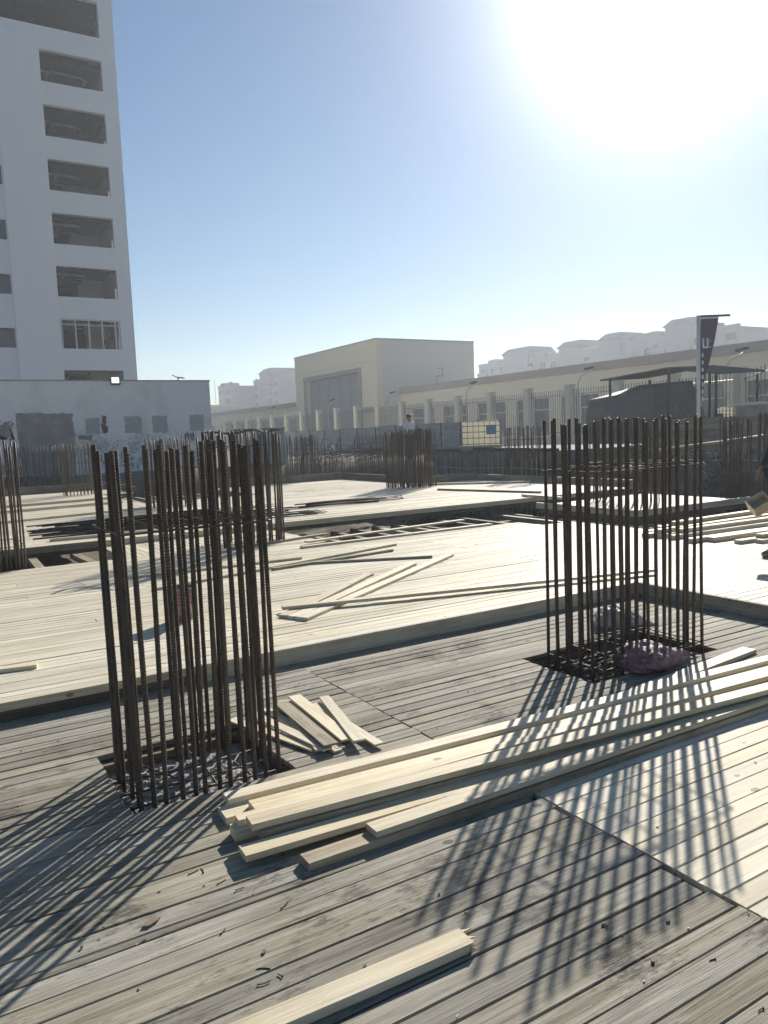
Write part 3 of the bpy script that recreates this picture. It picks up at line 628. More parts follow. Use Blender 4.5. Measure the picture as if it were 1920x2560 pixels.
# squares measured on the wall plane from the photograph
def wallpt(px, py):
    d = Rv*((px-960)/FPX) - Uv*((py-1280)/FPX) + Fv; t = 30/d.y; return d.x*t, EYE+d.z*t
S3 = 2.9625
sq = [((637, 350), (740, 455)), ((925, 335), (1045, 445)), ((1130, 330), (1238, 440)), ((1408, 325), (1508, 428))]
rects = []
for (a, b), (c, d) in sq:
    u0, z1 = wallpt(a/S3, 930+b/S3); u1, z0 = wallpt(c/S3, 930+d/S3); rects.append((u0, u1, z0, z1))
mb = MB(); holes_wall(mb, cuts(-14, 10.35, rects, 0), cuts(-1.4, 3.92, rects, 2), inrects(rects), WP, .35)
mb.build('wall', OLDW, wl)
MB().box(-14.02, 10.38, 29.97, 30.4, 3.921, 3.96).build('coping', CONC, wl)
def ragged_poly(u0, u1, z0, z1, j, n=9):
    e = [(u0+(u1-u0)*i/n, z0) for i in range(n)]+[(u1, z0+(z1-z0)*i/n) for i in range(n)]+[(u1-(u1-u0)*i/n, z1) for i in range(n)]+[(u0, z1-(z1-z0)*i/n) for i in range(n)]
    return [(u+random.uniform(-j, j), z+random.uniform(-j, j)) for u, z in e]
for r in rects:
    MB().prism(ragged_poly(r[0]-.03, r[1]+.03, r[2]-.03, r[3]+.03, .03), -.012, .06, WP).build('cement_patch', PATCHC, wl)
for (a, b, c, d), m_, j, dd in (((120, 310, 575, 800), DARKPATCH, .035, -.02), ((-60, 375, 90, 480), DARKPATCH, .12, -.016), ((752, 328, 795, 450), BRICKY, .05, -.009), ((580, 470, 680, 500), DARKPATCH, .04, -.007), ((1370, 455, 1440, 500), DARKPATCH, .05, -.007)):
    u0, z1 = wallpt(a/S3, 930+b/S3); u1, z0 = wallpt(c/S3, 930+d/S3)
    MB().prism(ragged_poly(u0, u1, z0, z1, j, 12), dd, .05, WP).build('damp_patch' if m_ is DARKPATCH else 'bared_brick_patch', m_, wl)
fl = thing('floodlight', 'small square floodlight shining on top of the plastered wall', 'floodlight', (6.74, 29.9, 3.93))
fl.scale = (.8,)*3; MB().box(-.2, .2, -.1, .02, -.2, .16).build('housing', STEELDK, fl); MB().box(-.165, .165, -.112, -.1, -.12, .14).build('lamp_face', LAMPF, fl); MB().box(-.03, .03, .02, .12, -.12, .05).build('bracket', STEELDK, fl)
an = thing('antenna', 'tiny bent antenna on the top of the plastered wall', 'antenna', (9.15, 30.1, 3.96))
MB().tube([(0, 0, 0), (0, 0, .12)], .02, 6).build('mast', STEELDK, an); MB().tube([(-.22, 0, .2), (-.05, 0, .12), (.12, 0, .1), (.26, 0, .07)], .018, 6).build('arm', STEELDK, an)
MB().tube([(.0, 0, .07), (.2, 0, .12)], .015, 5).build('rod', STEELDK, an)

# ------------------------------------------------------------------ unfinished tower
TY = 55.0
tw = thing('tower_block', 'tall unfinished pale tower with open window bays and a broad pilaster', 'tower', (0, TY, .5)); tw.location = (0, 0, 0)
SILL0, ST, WH = 7.96, 3.33, 1.93
wins = [(9.22, 13.02, SILL0+ST*k, SILL0+ST*k+WH) for k in range(-2, 6)] + [(6.62, 13.02, SILL0+ST*6, SILL0+ST*6+WH+.3), (6.62, 13.02, SILL0+ST*7, SILL0+ST*7+WH)]
lw = [(2.6, 6.5, SILL0+ST*k-.02, SILL0+ST*k+1.2) for k in range(-2, 6)]
allw = wins+lw
mb = MB(); holes_wall(mb, cuts(-20, 13.92, allw, 0), cuts(.3, 36, allw, 2), inrects(allw), lambda u, z, d: Vector((u, TY+d, z)), .35)
mb.build('facade', TOWERW, tw)
MB().box(6.54, 9.17, TY-.32, TY-.001, .3, SILL0+ST*6-.75).build('pilaster', TOWERP, tw)
# side wall with matching openings, slabs, back wall, ceilings
sw = [(TY+1.5, TY+3.4, z0, z0+1.3) for (_, _, z0, z1) in wins]
mb = MB(); holes_wall(mb, cuts(TY+.35, TY+14, sw, 0), cuts(.3, 36, sw, 2), inrects(sw), lambda u, z, d: Vector((13.92-d, u, z)), .3); mb.build('side_wall', TOWERW, tw)
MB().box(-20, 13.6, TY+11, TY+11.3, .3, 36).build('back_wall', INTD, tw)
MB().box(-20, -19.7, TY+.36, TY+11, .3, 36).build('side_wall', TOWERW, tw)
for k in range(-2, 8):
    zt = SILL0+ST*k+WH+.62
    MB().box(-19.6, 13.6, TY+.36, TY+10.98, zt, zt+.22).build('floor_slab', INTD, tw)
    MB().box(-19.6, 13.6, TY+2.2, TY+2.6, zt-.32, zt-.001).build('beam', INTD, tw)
    if k < 6:
        for j, yy in enumerate((3.4, 5.6)):
            xe = random.uniform(11.2, 12.4)
            MB().tube([(2.7, TY+yy, zt-.45), (xe-.5, TY+yy, zt-.45), (xe, TY+yy, zt-.45)] + ([(xe+.3, TY+yy+.3, zt-.5), (xe+.3, TY+yy+.9, zt-.55)] if j == 0 and k > 2 else []), .09 if j else .12, 8).build('duct', STEELG, tw, True)
        MB().tube([(10.2, TY+3.4, zt-.5), (10.2, TY+4.6, zt-.6), (10.2, TY+5.4, zt-.75)], .16, 8).build('duct', STEELG, tw, True)
    if k < 5: MB().box(12.0-.25*k, 13.55, TY+6.7, TY+6.9, zt-2.6, zt-.1).build('partition', TOWERW, tw)
wf = MB(); z0, z1 = wins[2][2], wins[2][3]
fr = link('window_frame', wf.box(9.24, 13.0, TY+.05, TY+.13, z1-.1, z1-.01).mesh('window_frame', WINFR), tw)
for x in (9.3, 10.15, 11.0, 11.85, 12.7, 12.95): MB().box(x-.045, x+.045, TY+.052, TY+.128, z0+.005, z1-.1).build('mullion', WINFR, fr)
MB().box(9.24, 12.9, TY+.06, TY+.12, z1-.4, z1-.34).build('mullion', WINFR, fr)
for a, b, c, d in lw[2:8]:
    MB().box(a+.02, b-.02, TY+.2, TY+.24, c+.02, d-.02).build('window_pane', GLASSY, tw)

# ------------------------------------------------------------------ yellow hall with wings
hall = thing('industrial_hall', 'cream yellow hall with tall box bay, big grey door and long low wings', 'building', (45, 75, .5)); hall.location = (0, 0, 0)
bays = []; y = 30.2
while y < 73: bays.append((y-2.1, y+2.1, .9, 4.15)); y += 5.75
mb = MB(); holes_wall(mb, cuts(8, 74.88, bays, 0), cuts(.4, 6.0, bays, 2), inrects(bays), lambda u, z, d: Vector((48+d, u, z)), .5); mb.build('wing_wall', YELW, hall)
MB().box(47.85, 48.5, 8, 74.86, 6.001, 6.66).build('coping', COPING, hall)
MB().box(48.5, 62, 8, 74.85, 5.9, 6.2).build('roof', CONC, hall)
for a, b, c, d in bays:
    w = MB().box(48.3, 48.36, a-.01, b+.01, c-.01, d+.01).build('window', GLASSY, hall)
    MB().box(48.1, 48.28, (a+b)/2-.09, (a+b)/2+.09, c, d).build('window_mullion', WINFR, w)
    MB().box(48.2, 48.29, a+.005, b-.005, 3.1, 3.2).build('window_mullion', WINFR, w)
dr = [(78.9, 92.7, .5, 8.75)]
mb = MB(); holes_wall(mb, cuts(74.9, 96, dr, 0), cuts(.4, 12, dr, 2), inrects(dr), lambda u, z, d: Vector((45+d, u, z)), .8); mb.build('bay_front', YELW, hall)
MB().box(45.81, 58.6, 74.9, 75.3, .4, 12).build('bay_side', YELG, hall); MB().box(45.81, 58.6, 95.6, 96, .4, 12).build('bay_side', YELG, hall)
MB().box(58.2, 58.6, 75.31, 95.59, .4, 12).build('bay_back', YELG, hall); MB().box(44.93, 58.66, 74.83, 96.07, 12.001, 12.12).build('bay_roof', COPING, hall)
MB().box(44.94, 45.0, 74.88, 96, 9.72, 9.84).build('string_course', YELG, hall); MB().box(50.9, 51.1, 74.86, 74.9, 6.7, 12).build('downpipe', YELG, hall)
MB().box(44.86, 45.0, 92.705, 93.3, .4, 9.2).build('door_trim', DOORF, hall); MB().box(44.86, 45.0, 78.3, 78.895, .4, 9.2).build('door_trim', DOORF, hall); MB().box(44.86, 45.0, 78.9, 92.7, 8.755, 9.2).build('door_trim', DOORF, hall)
for i in range(5):
    a = 78.95+i*2.75; d = MB().box(45.5, 45.6, a, a+2.66, .45, 8.7).build('door_leaf', DOORM, hall)
    for j in range(4): MB().box(45.44, 45.499, a+.35, a+2.3, .9+j*1.95, 2.5+j*1.95).build('door_panel', DOORM, d)
lb = []; y = 98.6
while y < 132: lb.append((y-1.7, y+1.7, .9, 4.0)); y += 4.4
mb = MB(); holes_wall(mb, cuts(96.02, 135, lb, 0), cuts(.4, 5.7, lb, 2), inrects(lb), lambda u, z, d: Vector((45.2+d, u, z)), .5); mb.build('wing_wall', YELW, hall)
MB().box(44.8, 56, 96.02, 135, 5.701, 6.25).build('coping', COPING, hall)
for a, b, c, d in lb: MB().box(45.5, 45.56, a-.01, b+.01, c-.01, d+.01).build('window', GLASSY, hall)
MB().box(44.0, 44.93, 74.9, 79.5, 4.3, 4.6).build('canopy', DOORF, hall); MB().tube([(53, 74.8, 7.2), (53, 74.8, 8), (53.9, 74.8, 8), (53.9, 74.8, 8.9), (53.2, 74.8, 8.9)], .05, 5).build('pipe', DOORM, hall)

# ------------------------------------------------------------------ boundary fence
fc = thing('boundary_fence', 'long fence of cream posts and dark spiked railings before the hall', 'fence', (30, 30, .5)); fc.location = (0, 0, 0)
FY = [17.2+3.27*i for i in range(21)]
pm = MB().box(-.2, .2, -.19, .19, 0, 3.25).box(-.24, .24, -.23, .23, 3.251, 3.32).mesh('post', CREAM)
for y in FY: link('post', pm, fc, (30, y, .48))
for a, b in zip(FY, FY[1:]):
    MB().box(29.88, 30.12, a+.195, b-.195, .45, 1.15).build('plinth', CREAM, fc)
    arch = .28 if a < 20 else 0
    for z in (1.3, 3.28):
        n = 8; MB().tube([(30, a+.2+(b-a-.4)*i/n, z+(arch*math.sin(math.pi*i/n) if z > 2 else 0)) for i in range(n+1)], .025, 5).build('rail', FENCEM, fc)
mb = MB()
for a, b in zip(FY, FY[1:]):
    arch = .28 if a < 20 else 0; m = 17
    for i in range(m):
        y = a+.28+(b-a-.56)*i/(m-1); mb.box(29.987, 30.013, y-.013, y+.013, 1.16, 3.55+arch*math.sin(math.pi*i/(m-1)))
mb.build('railing_bars', FENCEM, fc, kind='stuff')

# ------------------------------------------------------------------ street lamps behind the fence
def street_lamp(x, y, h, label):
    t = thing('street_lamp', label, 'street lamp', (x, y, .55), 0, 'street lamps behind the fence')
    MB().tube([(0, 0, 0), (0, 0, h-1.1), (0, -.05, h-.7), (0, -.3, h-.35), (0, -.75, h-.18), (0, -1.15, h-.05)], [.07, .055, .05, .045, .04, .035], 8).build('pole', STEELG, t, True)
    MB().box(-.1, .1, -1.75, -1.1, h-.1, h+.02, Matrix.Rotation(R(-6), 4, 'X')).build('lamp_head', STEELDK, t)
for x, y, lb_ in ((36, 47.1, 'curved-arm street lamp behind the fence opposite the white tank'), (36, 35.7, 'curved-arm street lamp behind the fence left of the tarpaulin shelter'), (36, 25.4, 'curved-arm street lamp behind the fence right of the banner pole'),
                (36, 58.4, 'curved-arm street lamp before the shaded side of the tall bay'), (36, 69.5, 'curved-arm street lamp in front of the big grey door'), (36, 83.8, 'curved-arm street lamp before the low wing beside the big door'), (36, 90, 'curved-arm street lamp before the far end of the low wing')):
    street_lamp(x, y, 4.45, lb_)

# ------------------------------------------------------------------ far apartment blocks
WINM = MB().box(-.06, .06, -.75, .75, -.7, .7).mesh('window', WINDK)
BALM = MB().box(-.9, 0, -1.9, 1.9, -.1, .1).box(-.95, -.86, -1.92, 1.92, .1, .9).mesh('balcony', APTW)
ARCHM = MB().prism([(-1.1, -4), (1.1, -4)]+[(1.1*math.cos(math.pi*i/10), 1.1*math.sin(math.pi*i/10)+1) for i in range(11)], -.05, .05, lambda u, z, d: Vector((d, u, z))).mesh('arched_recess', WINDK)
def apt(label, x, y0, y1, h, cap=None, capw=8, mat=APTW, low=.5, arch=(), seed=1, depth=16, floors=None):
    rn = random.Random(seed); t = thing('apartment_block', label, 'apartment block', (x, y0, low), 0, 'far apartment blocks')
    W = y1-y0; H = h-low
    MB().box(0, depth, 0, W, 0, H).build('wall', mat, t)
    MB().box(-.15, .1, -.1, W+.1, H-.02, H+.55).build('parapet', mat, t)
    if cap is not None:
        ch = 3.4; a = cap-y0
        MB().box(-.4, 9, a-capw/2+.5, a+capw/2-.5, H-9, H+ch-1.4).build('stair_tower', mat, t)
        m1 = MB(); b0, b1 = a-capw/2, a+capw/2; z0, z1 = H+ch-1.4, H+ch+.3
        m1.add([(-1, b0, z0), (10, b0, z0), (10, b1, z0), (-1, b1, z0), (1, b0+1.1, z1), (9, b0+1.1, z1), (9, b1-1.1, z1), (1, b1-1.1, z1)], [(0, 3, 2, 1), (4, 5, 6, 7), (0, 1, 5, 4), (1, 2, 6, 5), (2, 3, 7, 6), (3, 0, 4, 7)])
        m1.build('hip_roof', ROOFB, t)
    ncol = max(2, int(W/3.6))
    for yy in [q for q in (rn.uniform(1, W-3) for _ in range(3)) if cap is None or abs(y0+q-cap) > capw/2+2]: MB().box(.3, 5, yy, yy+rn.uniform(1.6, 3.5), H+.02, H+rn.uniform(.9, 1.8)).build('roof_room', mat, t)
    for fz in range(5):
        for c in range(ncol):
            y = (c+.5)*W/ncol; z = H-1.9-fz*2.9
            if any(abs(y0+y-a) < 2.2 for a in arch) or (cap is not None and abs(y0+y-cap) < capw/2 and capw < 9): continue
            w = link('window', WINM, t, (-.02, y, z)); w.scale = (1, rn.uniform(.9, 1.6), rn.uniform(.9, 1.25))
            if rn.random() < .45: link('balcony', BALM, t, (0, y, z-1.2))
    for a in arch: link('arched_recess', ARCHM, t, (-.04, a-y0, H-4))
    for i in range(int(W/5)):                          # water tanks and dishes on the roof
        yy = rn.uniform(.5, W-.5); MB().box(.5, 1.4, yy, yy+rn.uniform(.4, 1.2), H+.3, H+rn.uniform(.8, 1.5)).build('roof_tank', ROOFB, t)
A = 150
apt('far apartment block at the lower end of the row above the hall roof', A, 164.6, 189.5, 20.7, 172.4, 11.5, seed=1)
apt('far apartment block with a boxy windowless stair tower', A+.5, 143.8, 164.2, 20.2, 152, 8.2, seed=2)
apt('far apartment block with a narrow capped stair tower', A, 133.9, 143.4, 20.4, 137.6, 7, seed=3)
apt('far apartment block with arched recesses beside the narrow capped tower', A+1, 122.7, 133.6, 21.2, None, arch=(130.6, 127), seed=4)
apt('far apartment block with the largest hipped roof behind the banner pole', A-1, 101.7, 122.4, 20.9, 116.8, 7.6, arch=(119.5, 109.5), seed=5)
apt('pale tall apartment block beyond the hall wing with crowded balconies', 92, 246, 258, 19.2, None, 8, APTP, seed=6, depth=30)
apt('tallest pinkish apartment block rising beside the yellow tall bay', 100, 226, 245.8, 20.2, 236, 8, APTP, seed=7, depth=30)
low = thing('low_house', 'low pinkish house with a small square roof tower at the end of the plastered wall', 'house', (80, 236, .5), 0)
MB().box(0, 12, 0, 34, 0, 11.4).build('wall', APTP, low); MB().box(-.5, 12.5, -.5, 34.5, 11.401, 12.0).build('roof', COPING, low)
twp = MB().box(2, 8, 20, 25, 12.0, 16.0).build('roof_tower', APTW, low)
for y in (21.4, 23.6): MB().box(1.93, 2.0, y-.4, y+.4, 14.1, 14.9).build('window', WINDK, twp)
for i in range(7): MB().box(-.05, 0, 2+i*4.6, 4+i*4.6, 8.8, 10.2).build('window', WINDK, low)
MB().tube([(6, 8, 12), (6, 8, 20.5)], .08, 5).build('mast', STEELDK, low)

# ------------------------------------------------------------------ site hoarding, slab, tank
hd = thing('site_hoarding', 'blue grey corrugated sheet hoarding with braced posts behind the rebar', 'hoarding', (21.5, 28, .5)); hd.location = (0, 0, 0)
m1 = MB(); prof = []; z = .0
while z < 1.75: prof += [(z, 0), (z+.16, 0), (z+.18, .03), (z+.26, .03), (z+.28, 0)]; z += .30
m1.add([(d, y, zz) for zz, d in prof for y in (0, 1.97)], [(2*i, 2*i+1, 2*i+3, 2*i+2) for i in range(len(prof)-1)])
PAN = m1.mesh('sheet_panel', HOARD)
for i in range(14):
    y = 28.0+2*i; o = link('sheet_panel', PAN, hd, (21.5, y, .2+random.uniform(-.04, .04)))
    MB().tube([(21.42, y, .2), (21.42, y, 1.98)], .035, 6).build('post', STEELDK, hd)
    if i < 9: MB().tube([(21.4, y+.05, 1.5), (20.7, y-.35, .45)], .028, 6).build('brace', STEELDK, hd)
gp = thing('sheet_panel', 'plain grey metal sheet standing beyond the dense starter bars', 'sheet', (11.75, 29.1, .2), R(-32))
MB().box(-.8, 1.2, -.02, .02, -.5, 1.75).build('sheet', HOARD, gp); MB().box(-.84, 1.24, -.05, .03, 1.75, 1.8).build('top_rail', STEELDK, gp); MB().box(.4, .46, .02, .08, -.5, 1.75).build('stiffener', STEELDK, gp)
sb = thing('concrete_platform', 'dark concrete platform edge beyond the deck carrying the white tank', 'platform', (14.3, 15.2, 0)); sb.location = (0, 0, 0)
MB().box(14.75, 19.5, 15.2, 21.6, .62, .98).build('slab', SLABD, sb); MB().box(14.95, 15.2, 15.3, 21.5, -1.3, .619).build('retaining_wall', SLABD, sb)
MB().tube([(14.6, 21.7, 1.0), (14.66, 18, 1.03), (14.68, 15.3, 1.0)], .05, 6).build('edge_pipe', STEELDK, sb)
def ibc(label, loc, rz):
    t = thing('water_tank', label, 'tank', loc, rz); b = .03
    pal = MB(); 
    for y in (-.42, 0, .42): MB().box(-.6, .6, y-.06, y+.06, 0, .13).build('pallet_foot', DULLP, t)
    MB().box(-.6, .6, -.5, .5, .131, .16).build('pallet_board', STEELG, t)
    n = 10; m1 = MB()
    def ring(z, s): return [(cx*(.555-r)+r*math.cos(a)*s, cy*(.455-r)+r*math.sin(a)*s, z) for cx, cy, a0 in ((1, 1, 0), (-1, 1, 90), (-1, -1, 180), (1, -1, 270)) for r in (.09,) for a in [R(a0+30*i) for i in range(4)]]
    rg = [ring(.165, .7), ring(.2, 1), ring(.8, 1), ring(.88, .75), ring(.9, .2)]; nn = len(rg[0])
    m1.add([v for r in rg for v in r], [(i*nn+k, i*nn+(k+1) % nn, (i+1)*nn+(k+1) % nn, (i+1)*nn+k) for i in range(len(rg)-1) for k in range(nn)]+[tuple((len(rg)-1)*nn+k for k in range(nn))])
    m1.build('bottle', WHITEP, t, True)
    MB().lathe([(.1, .9), (.1, .94), (0, .945)], 14).build('cap', BLACKT, t)
    for z in (.2, .38, .56, .74, .88):
        p = [(-.59, -.49, z), (.59, -.49, z), (.59, .49, z), (-.59, .49, z), (-.59, -.49, z)]; MB().tube(p, .011, 5).build('cage_bar', FENCEM, t)
    for i in range(8):
        x = -.59+1.18*i/7
        for y in (-.49, .49): MB().tube([(x, y, .16), (x, y, .9)], .009, 5).build('cage_bar', FENCEM, t)
    for i in range(1, 6):
        y = -.49+.98*i/6
        for x in (-.59, .59): MB().tube([(x, y, .16), (x, y, .9)], .009, 5).build('cage_bar', FENCEM, t)
    MB().box(.14, .44, -.512, -.503, .48, .76).build('label_plate', BLUEL, t)
    return t
ibc('white plastic tank in a steel cage with blue plate on the concrete platform', (15.1, 19.1, .98), R(-33))
ibc('white caged tank behind the fence beside the banner pole', (33, 23.0, 1.3), R(-50))
# thin bar mesh of a future wall in front of the platform
wm = thing('wall_mesh', 'thin upright bars tied in a row before the dark platform', 'rebar mesh', (14.1, 15, 0)); wm.location = (0, 0, 0)
for i in range(24):
    y = 15.2+i*.2+random.uniform(-.03, .03); MB().tube([(14.2, y, -.9), (14.2+random.uniform(-.04, .04), y+random.uniform(-.04, .04), .88+random.uniform(-.12, .1))], .007, 5).build('bar', STEELG, wm)
for z in (.15, .5): MB().tube([(14.19, 15, z), (14.2, 16.8, z+.04), (14.18, 18.6, z-.03), (14.2, 20, z+.02)], .007, 5).build('tie_bar', STEELG, wm)
wm2 = thing('wall_mesh', 'dense row of thin upright bars on the bank before the hoarding', 'rebar mesh', (13, 24, 0)); wm2.location = (0, 0, 0)
for i in range(70):
    x = 11.6+i*.055+random.uniform(-.02, .02); MB().tube([(x, 23.9+.02*i, -1.1), (x+random.uniform(-.05, .05), 23.9+.02*i+random.uniform(-.05, .05), .85+random.uniform(-.35, .25))], .009, 5).build('bar', STEELDK, wm2)
for z in (-.1, .3, .6): MB().tube([(11.5, 23.88, z), (13, 24.4, z+.05), (15.4, 25.3, z-.03)], .009, 5).build('tie_bar', STEELDK, wm2)
# tangled loose bars behind the far deck
rn = random.Random(21); tg = thing('rebar_tangle', 'tangle of thin bent bars on the bank before the hoarding', 'rebar', (15, 26, .5)); tg.location = (0, 0, 0)
for i in range(34):
    x, y = rn.uniform(14.5, 18), rn.uniform(24.5, 31); a = rn.uniform(-.7, .7); L = rn.uniform(1.5, 4); h = rn.uniform(.5, 1.0)
    MB().tube([(x+L*(t-.5)*math.cos(a+1.2*t), y-L*(t-.5)*math.cos(a), h+.35*math.sin(math.pi*t)*rn.uniform(.2, 1)) for t in (0, .2, .4, .6, .8, 1)], .010, 5).build('bent_bar', STEELDK, tg, True)
# weeds on the bank
m1 = MB(); rn = random.Random(5)
for i in range(9000):
    cx, cy, s = rn.choice(((13.4, 24.2, .9), (14.4, 26.1, 1.0), (12.4, 25.8, .8), (16.0, 13.6, .9), (15.4, 11.2, .8), (13.9, 20.6, .6), (14.6, 28.0, 1.4), (16.2, 27.2, 1.3), (15.2, 30.0, 1.5), (13.4, 26.8, 1.2)))
    x, y = rn.gauss(cx, s*.55), rn.gauss(cy, s*.55); z = ground_z(x, y)+rn.uniform(.02, .95)*rn.random(); a, l = rn.uniform(0, 6.28), rn.uniform(.05, .13); u = Vector((math.cos(a), math.sin(a), rn.uniform(.1, .9))).normalized()*l; w = Vector((-math.sin(a), math.cos(a), .1))*l*.22; p = Vector((x, y, z))
    m1.add([p, p+u*.5+w, p+u, p+u*.5-w], [(0, 1, 2, 3)])
m1.build('weeds', GREEN, kind='stuff')

# ------------------------------------------------------------------ right side: plank wall, cabin, beam, shelter, banner
pw = thing('plank_wall', 'low wall of grey horizontal boards beyond the deck', 'plank wall', (17.6, 12, 0)); pw.location = (0, 0, 0)
for i in range(9):
    z0 = .3+i*.155; board('board', 17.6+random.uniform(-.01, .01), 14.9, 17.6, 10.6+random.uniform(-.1, .1), z0, z0+.148, .03, DULLP if i % 3 else GREYW, pw)
    board('board', 17.6+random.uniform(-.01, .01), 10.45, 17.6, 6.3, z0, z0+.148, .03, DULLP if (i+1) % 3 else GREYW, pw)
for y in (14.7, 12.6, 10.5, 8.4, 6.5): MB().box(17.64, 17.74, y-.05, y+.05, .1, 1.78).build('post', DARKW, pw)
cb = thing('site_cabin', 'pale grey flat site cabin with a bright roof edge behind the plank wall', 'cabin', (20, 10, .5)); cb.location = (0, 0, 0)
MB().box(20.2, 24, 5, 13.9, .5, 1.98).build('wall', CONC, cb); MB().box(20.1, 24.1, 4.9, 14.0, 1.981, 2.07).build('roof', STEELG, cb)
MB().tube([(20.08, 14.0, 2.03), (20.08, 4.9, 2.05)], .04, 6).build('roof_edge', WHITEPOLE, cb)
bm = thing('sloping_beam', 'long pale pipe sloping up across the dark tangled starter bars', 'pipe', (15, 10, 0)); bm.location = (0, 0, 0)
MB().tube([(14.6, 12.1, .95), (15.3, 10.5, 1.15), (16.0, 8.6, 1.42), (16.4, 7.4, 1.6)], .055, 8).build('pipe', DULLP, bm, True)
for p in ((14.6, 12.1, .95), (16.0, 8.6, 1.42)): MB().tube([(p[0], p[1], -.5), (p[0], p[1], p[2]-.05)], .035, 6).build('prop', STEELDK, bm)
bar_bundle('dark heap of bars piled on the bank beside the plank wall', 15.6, 19.0, 7.6, 10.2, .95, 40, 9, r=.014, bend=.6)
hp = thing('bar_rack', 'dark steel trestle under the heap of bars by the plank wall', 'trestle', (16.5, 9, .5)); hp.location = (0, 0, 0)
for x in (16.2, 18.4):
    MB().box(x-.05, x+.05, 7.4, 10.3, .84, .94).build('cross_beam', STEELDK, hp)
    for y in (7.6, 10.1): MB().box(x-.04, x+.04, y-.04, y+.04, .3, .84).build('leg', STEELDK, hp)
sh = thing('tarpaulin_shelter', 'dark grey tarpaulin shelter with sloping sides beside the fence', 'shelter', (26, 20, .5)); sh.location = (0, 0, 0)
def tri_sheet(q, n, seed, amp, th=.04):
    m1 = MB(); A_, B_, C_, D_ = [Vector(v) for v in q]; vs = []
    for j in range(n+1):
        for i in range(n+1):
            s, t = i/n, j/n; p = A_*(1-s)*(1-t)+B_*s*(1-t)+C_*s*t+D_*(1-s)*t
            p += Vector((1, 0, .5))*amp*noise.noise(Vector((s*3+seed, t*3, seed))) + Vector((0, 0, -1))*amp*1.2*math.sin(math.pi*s)*math.sin(math.pi*t); vs.append(p)
    m1.add(vs, [(j*(n+1)+i, j*(n+1)+i+1, (j+1)*(n+1)+i+1, (j+1)*(n+1)+i) for j in range(n) for i in range(n)]); return m1
tri_sheet([(25.2, 24.3, 2.7), (25.2, 20.9, 2.95), (27.2, 20.7, 3.25), (27.2, 23.3, 3.25)], 8, 1, .06).build('roof_sheet', BLACKT, sh, True)
tri_sheet([(25.0, 24.6, .45), (25.0, 20.8, .45), (25.19, 20.9, 2.95), (25.19, 24.3, 2.7)], 8, 2, .05).build('front_sheet', BLACKT, sh, True)
tri_sheet([(25.0, 20.79, .45), (28.8, 20.6, .45), (27.2, 20.7, 3.25), (25.2, 20.89, 2.95)], 8, 3, .05).build('side_sheet', BLACKT, sh, True)
tri_sheet([(25.0, 24.61, .45), (28.8, 24.7, .45), (27.2, 23.3, 3.25), (25.2, 24.31, 2.7)], 8, 4, .05).build('side_sheet', BLACKT, sh, True)
tri_sheet([(28.9, 24.6, .45), (28.9, 20.7, .45), (27.21, 20.7, 3.25), (27.21, 23.3, 3.25)], 8, 5, .05).build('back_sheet', BLACKT, sh, True)
cp = thing('corrugated_canopy', 'dark corrugated sheet canopy on thin posts beside the fence', 'canopy', (27, 20, .5)); cp.location = (0, 0, 0)
def canopy_sheet(y0, z0, y1, z1, x0, x1):
    m1 = MB(); n = 44; vs = []
    for i in range(n+1):
        t = i/n; y = y0+(y1-y0)*t; z = z0+(z1-z0)*t+(.03 if i % 2 else -.03)
        vs += [(x0, y, z), (x1, y, z+.12), (x0, y, z-.02), (x1, y, z+.10)]
    m1.add(vs, [(4*i, 4*i+1, 4*i+5, 4*i+4) for i in range(n)]+[(4*i+2, 4*i+6, 4*i+7, 4*i+3) for i in range(n)]+[(4*i, 4*i+4, 4*i+6, 4*i+2) for i in range(n)]); return m1
canopy_sheet(24.0, 3.52, 20.6, 3.72, 25.5, 28.4).build('roof_sheet', BLACKT, cp); canopy_sheet(20.59, 3.72, 18.3, 3.33, 25.5, 28.4).build('roof_sheet', BLACKT, cp)
for x in (25.7, 28.2):
    for y, z in ((23.6, 3.5), (20.6, 3.68), (18.5, 3.3)): MB().box(x-.04, x+.04, y-.04, y+.04, .5, z).build('post', STEELDK, cp)
bp = thing('banner_pole', 'white pole with a tapering dark banner hanging from its short arm', 'banner', (20.95, 15.7, .5))
MB().tube([(0, 0, 0), (0, 0, 4.3)], .06, 10).build('pole', WHITEPOLE, bp, True)
MB().box(-.05, .05, -.02, .02, 4.24, 4.3).build('pole_cap', STEELDK, bp)
Mb = Matrix.Rotation(R(-33), 4, 'Z')
MB().box(-.05, .95, -.03, .03, 4.25, 4.31, Mb).build('arm', STEELDK, bp)
def BP(u, z, d): return Mb @ Vector((u, d, z))
ban = MB().prism([(.08, 4.2), (.60, 4.2), (.5, 3.6), (.36, 3.0), (.2, 2.4), (.1, 1.9), (.03, 1.2), (-.08, 1.2), (-.09, 1.7)], -.012, .012, BP).build('banner', BANNER, bp)
MB().box(.078, .602, -.03, .03, 4.2, 4.249, Mb).build('banner_sleeve', WHITEPOLE, bp)
for (a, b, c, d) in ((.12, .17, 3.32, 3.62), (.25, .30, 3.32, 3.62), (.17, .25, 3.32, 3.37), (.34, .37, 3.33, 3.37), (.34, .37, 3.50, 3.54)): MB().box(a, b, -.018, -.0125, c, d, Mb).build('letter', LETTER, ban)
for i in range(7): MB().box(.1, .15, -.018, -.0125, 3.05-i*.22, 3.17-i*.22, Mb).build('letter', LETTER, ban)

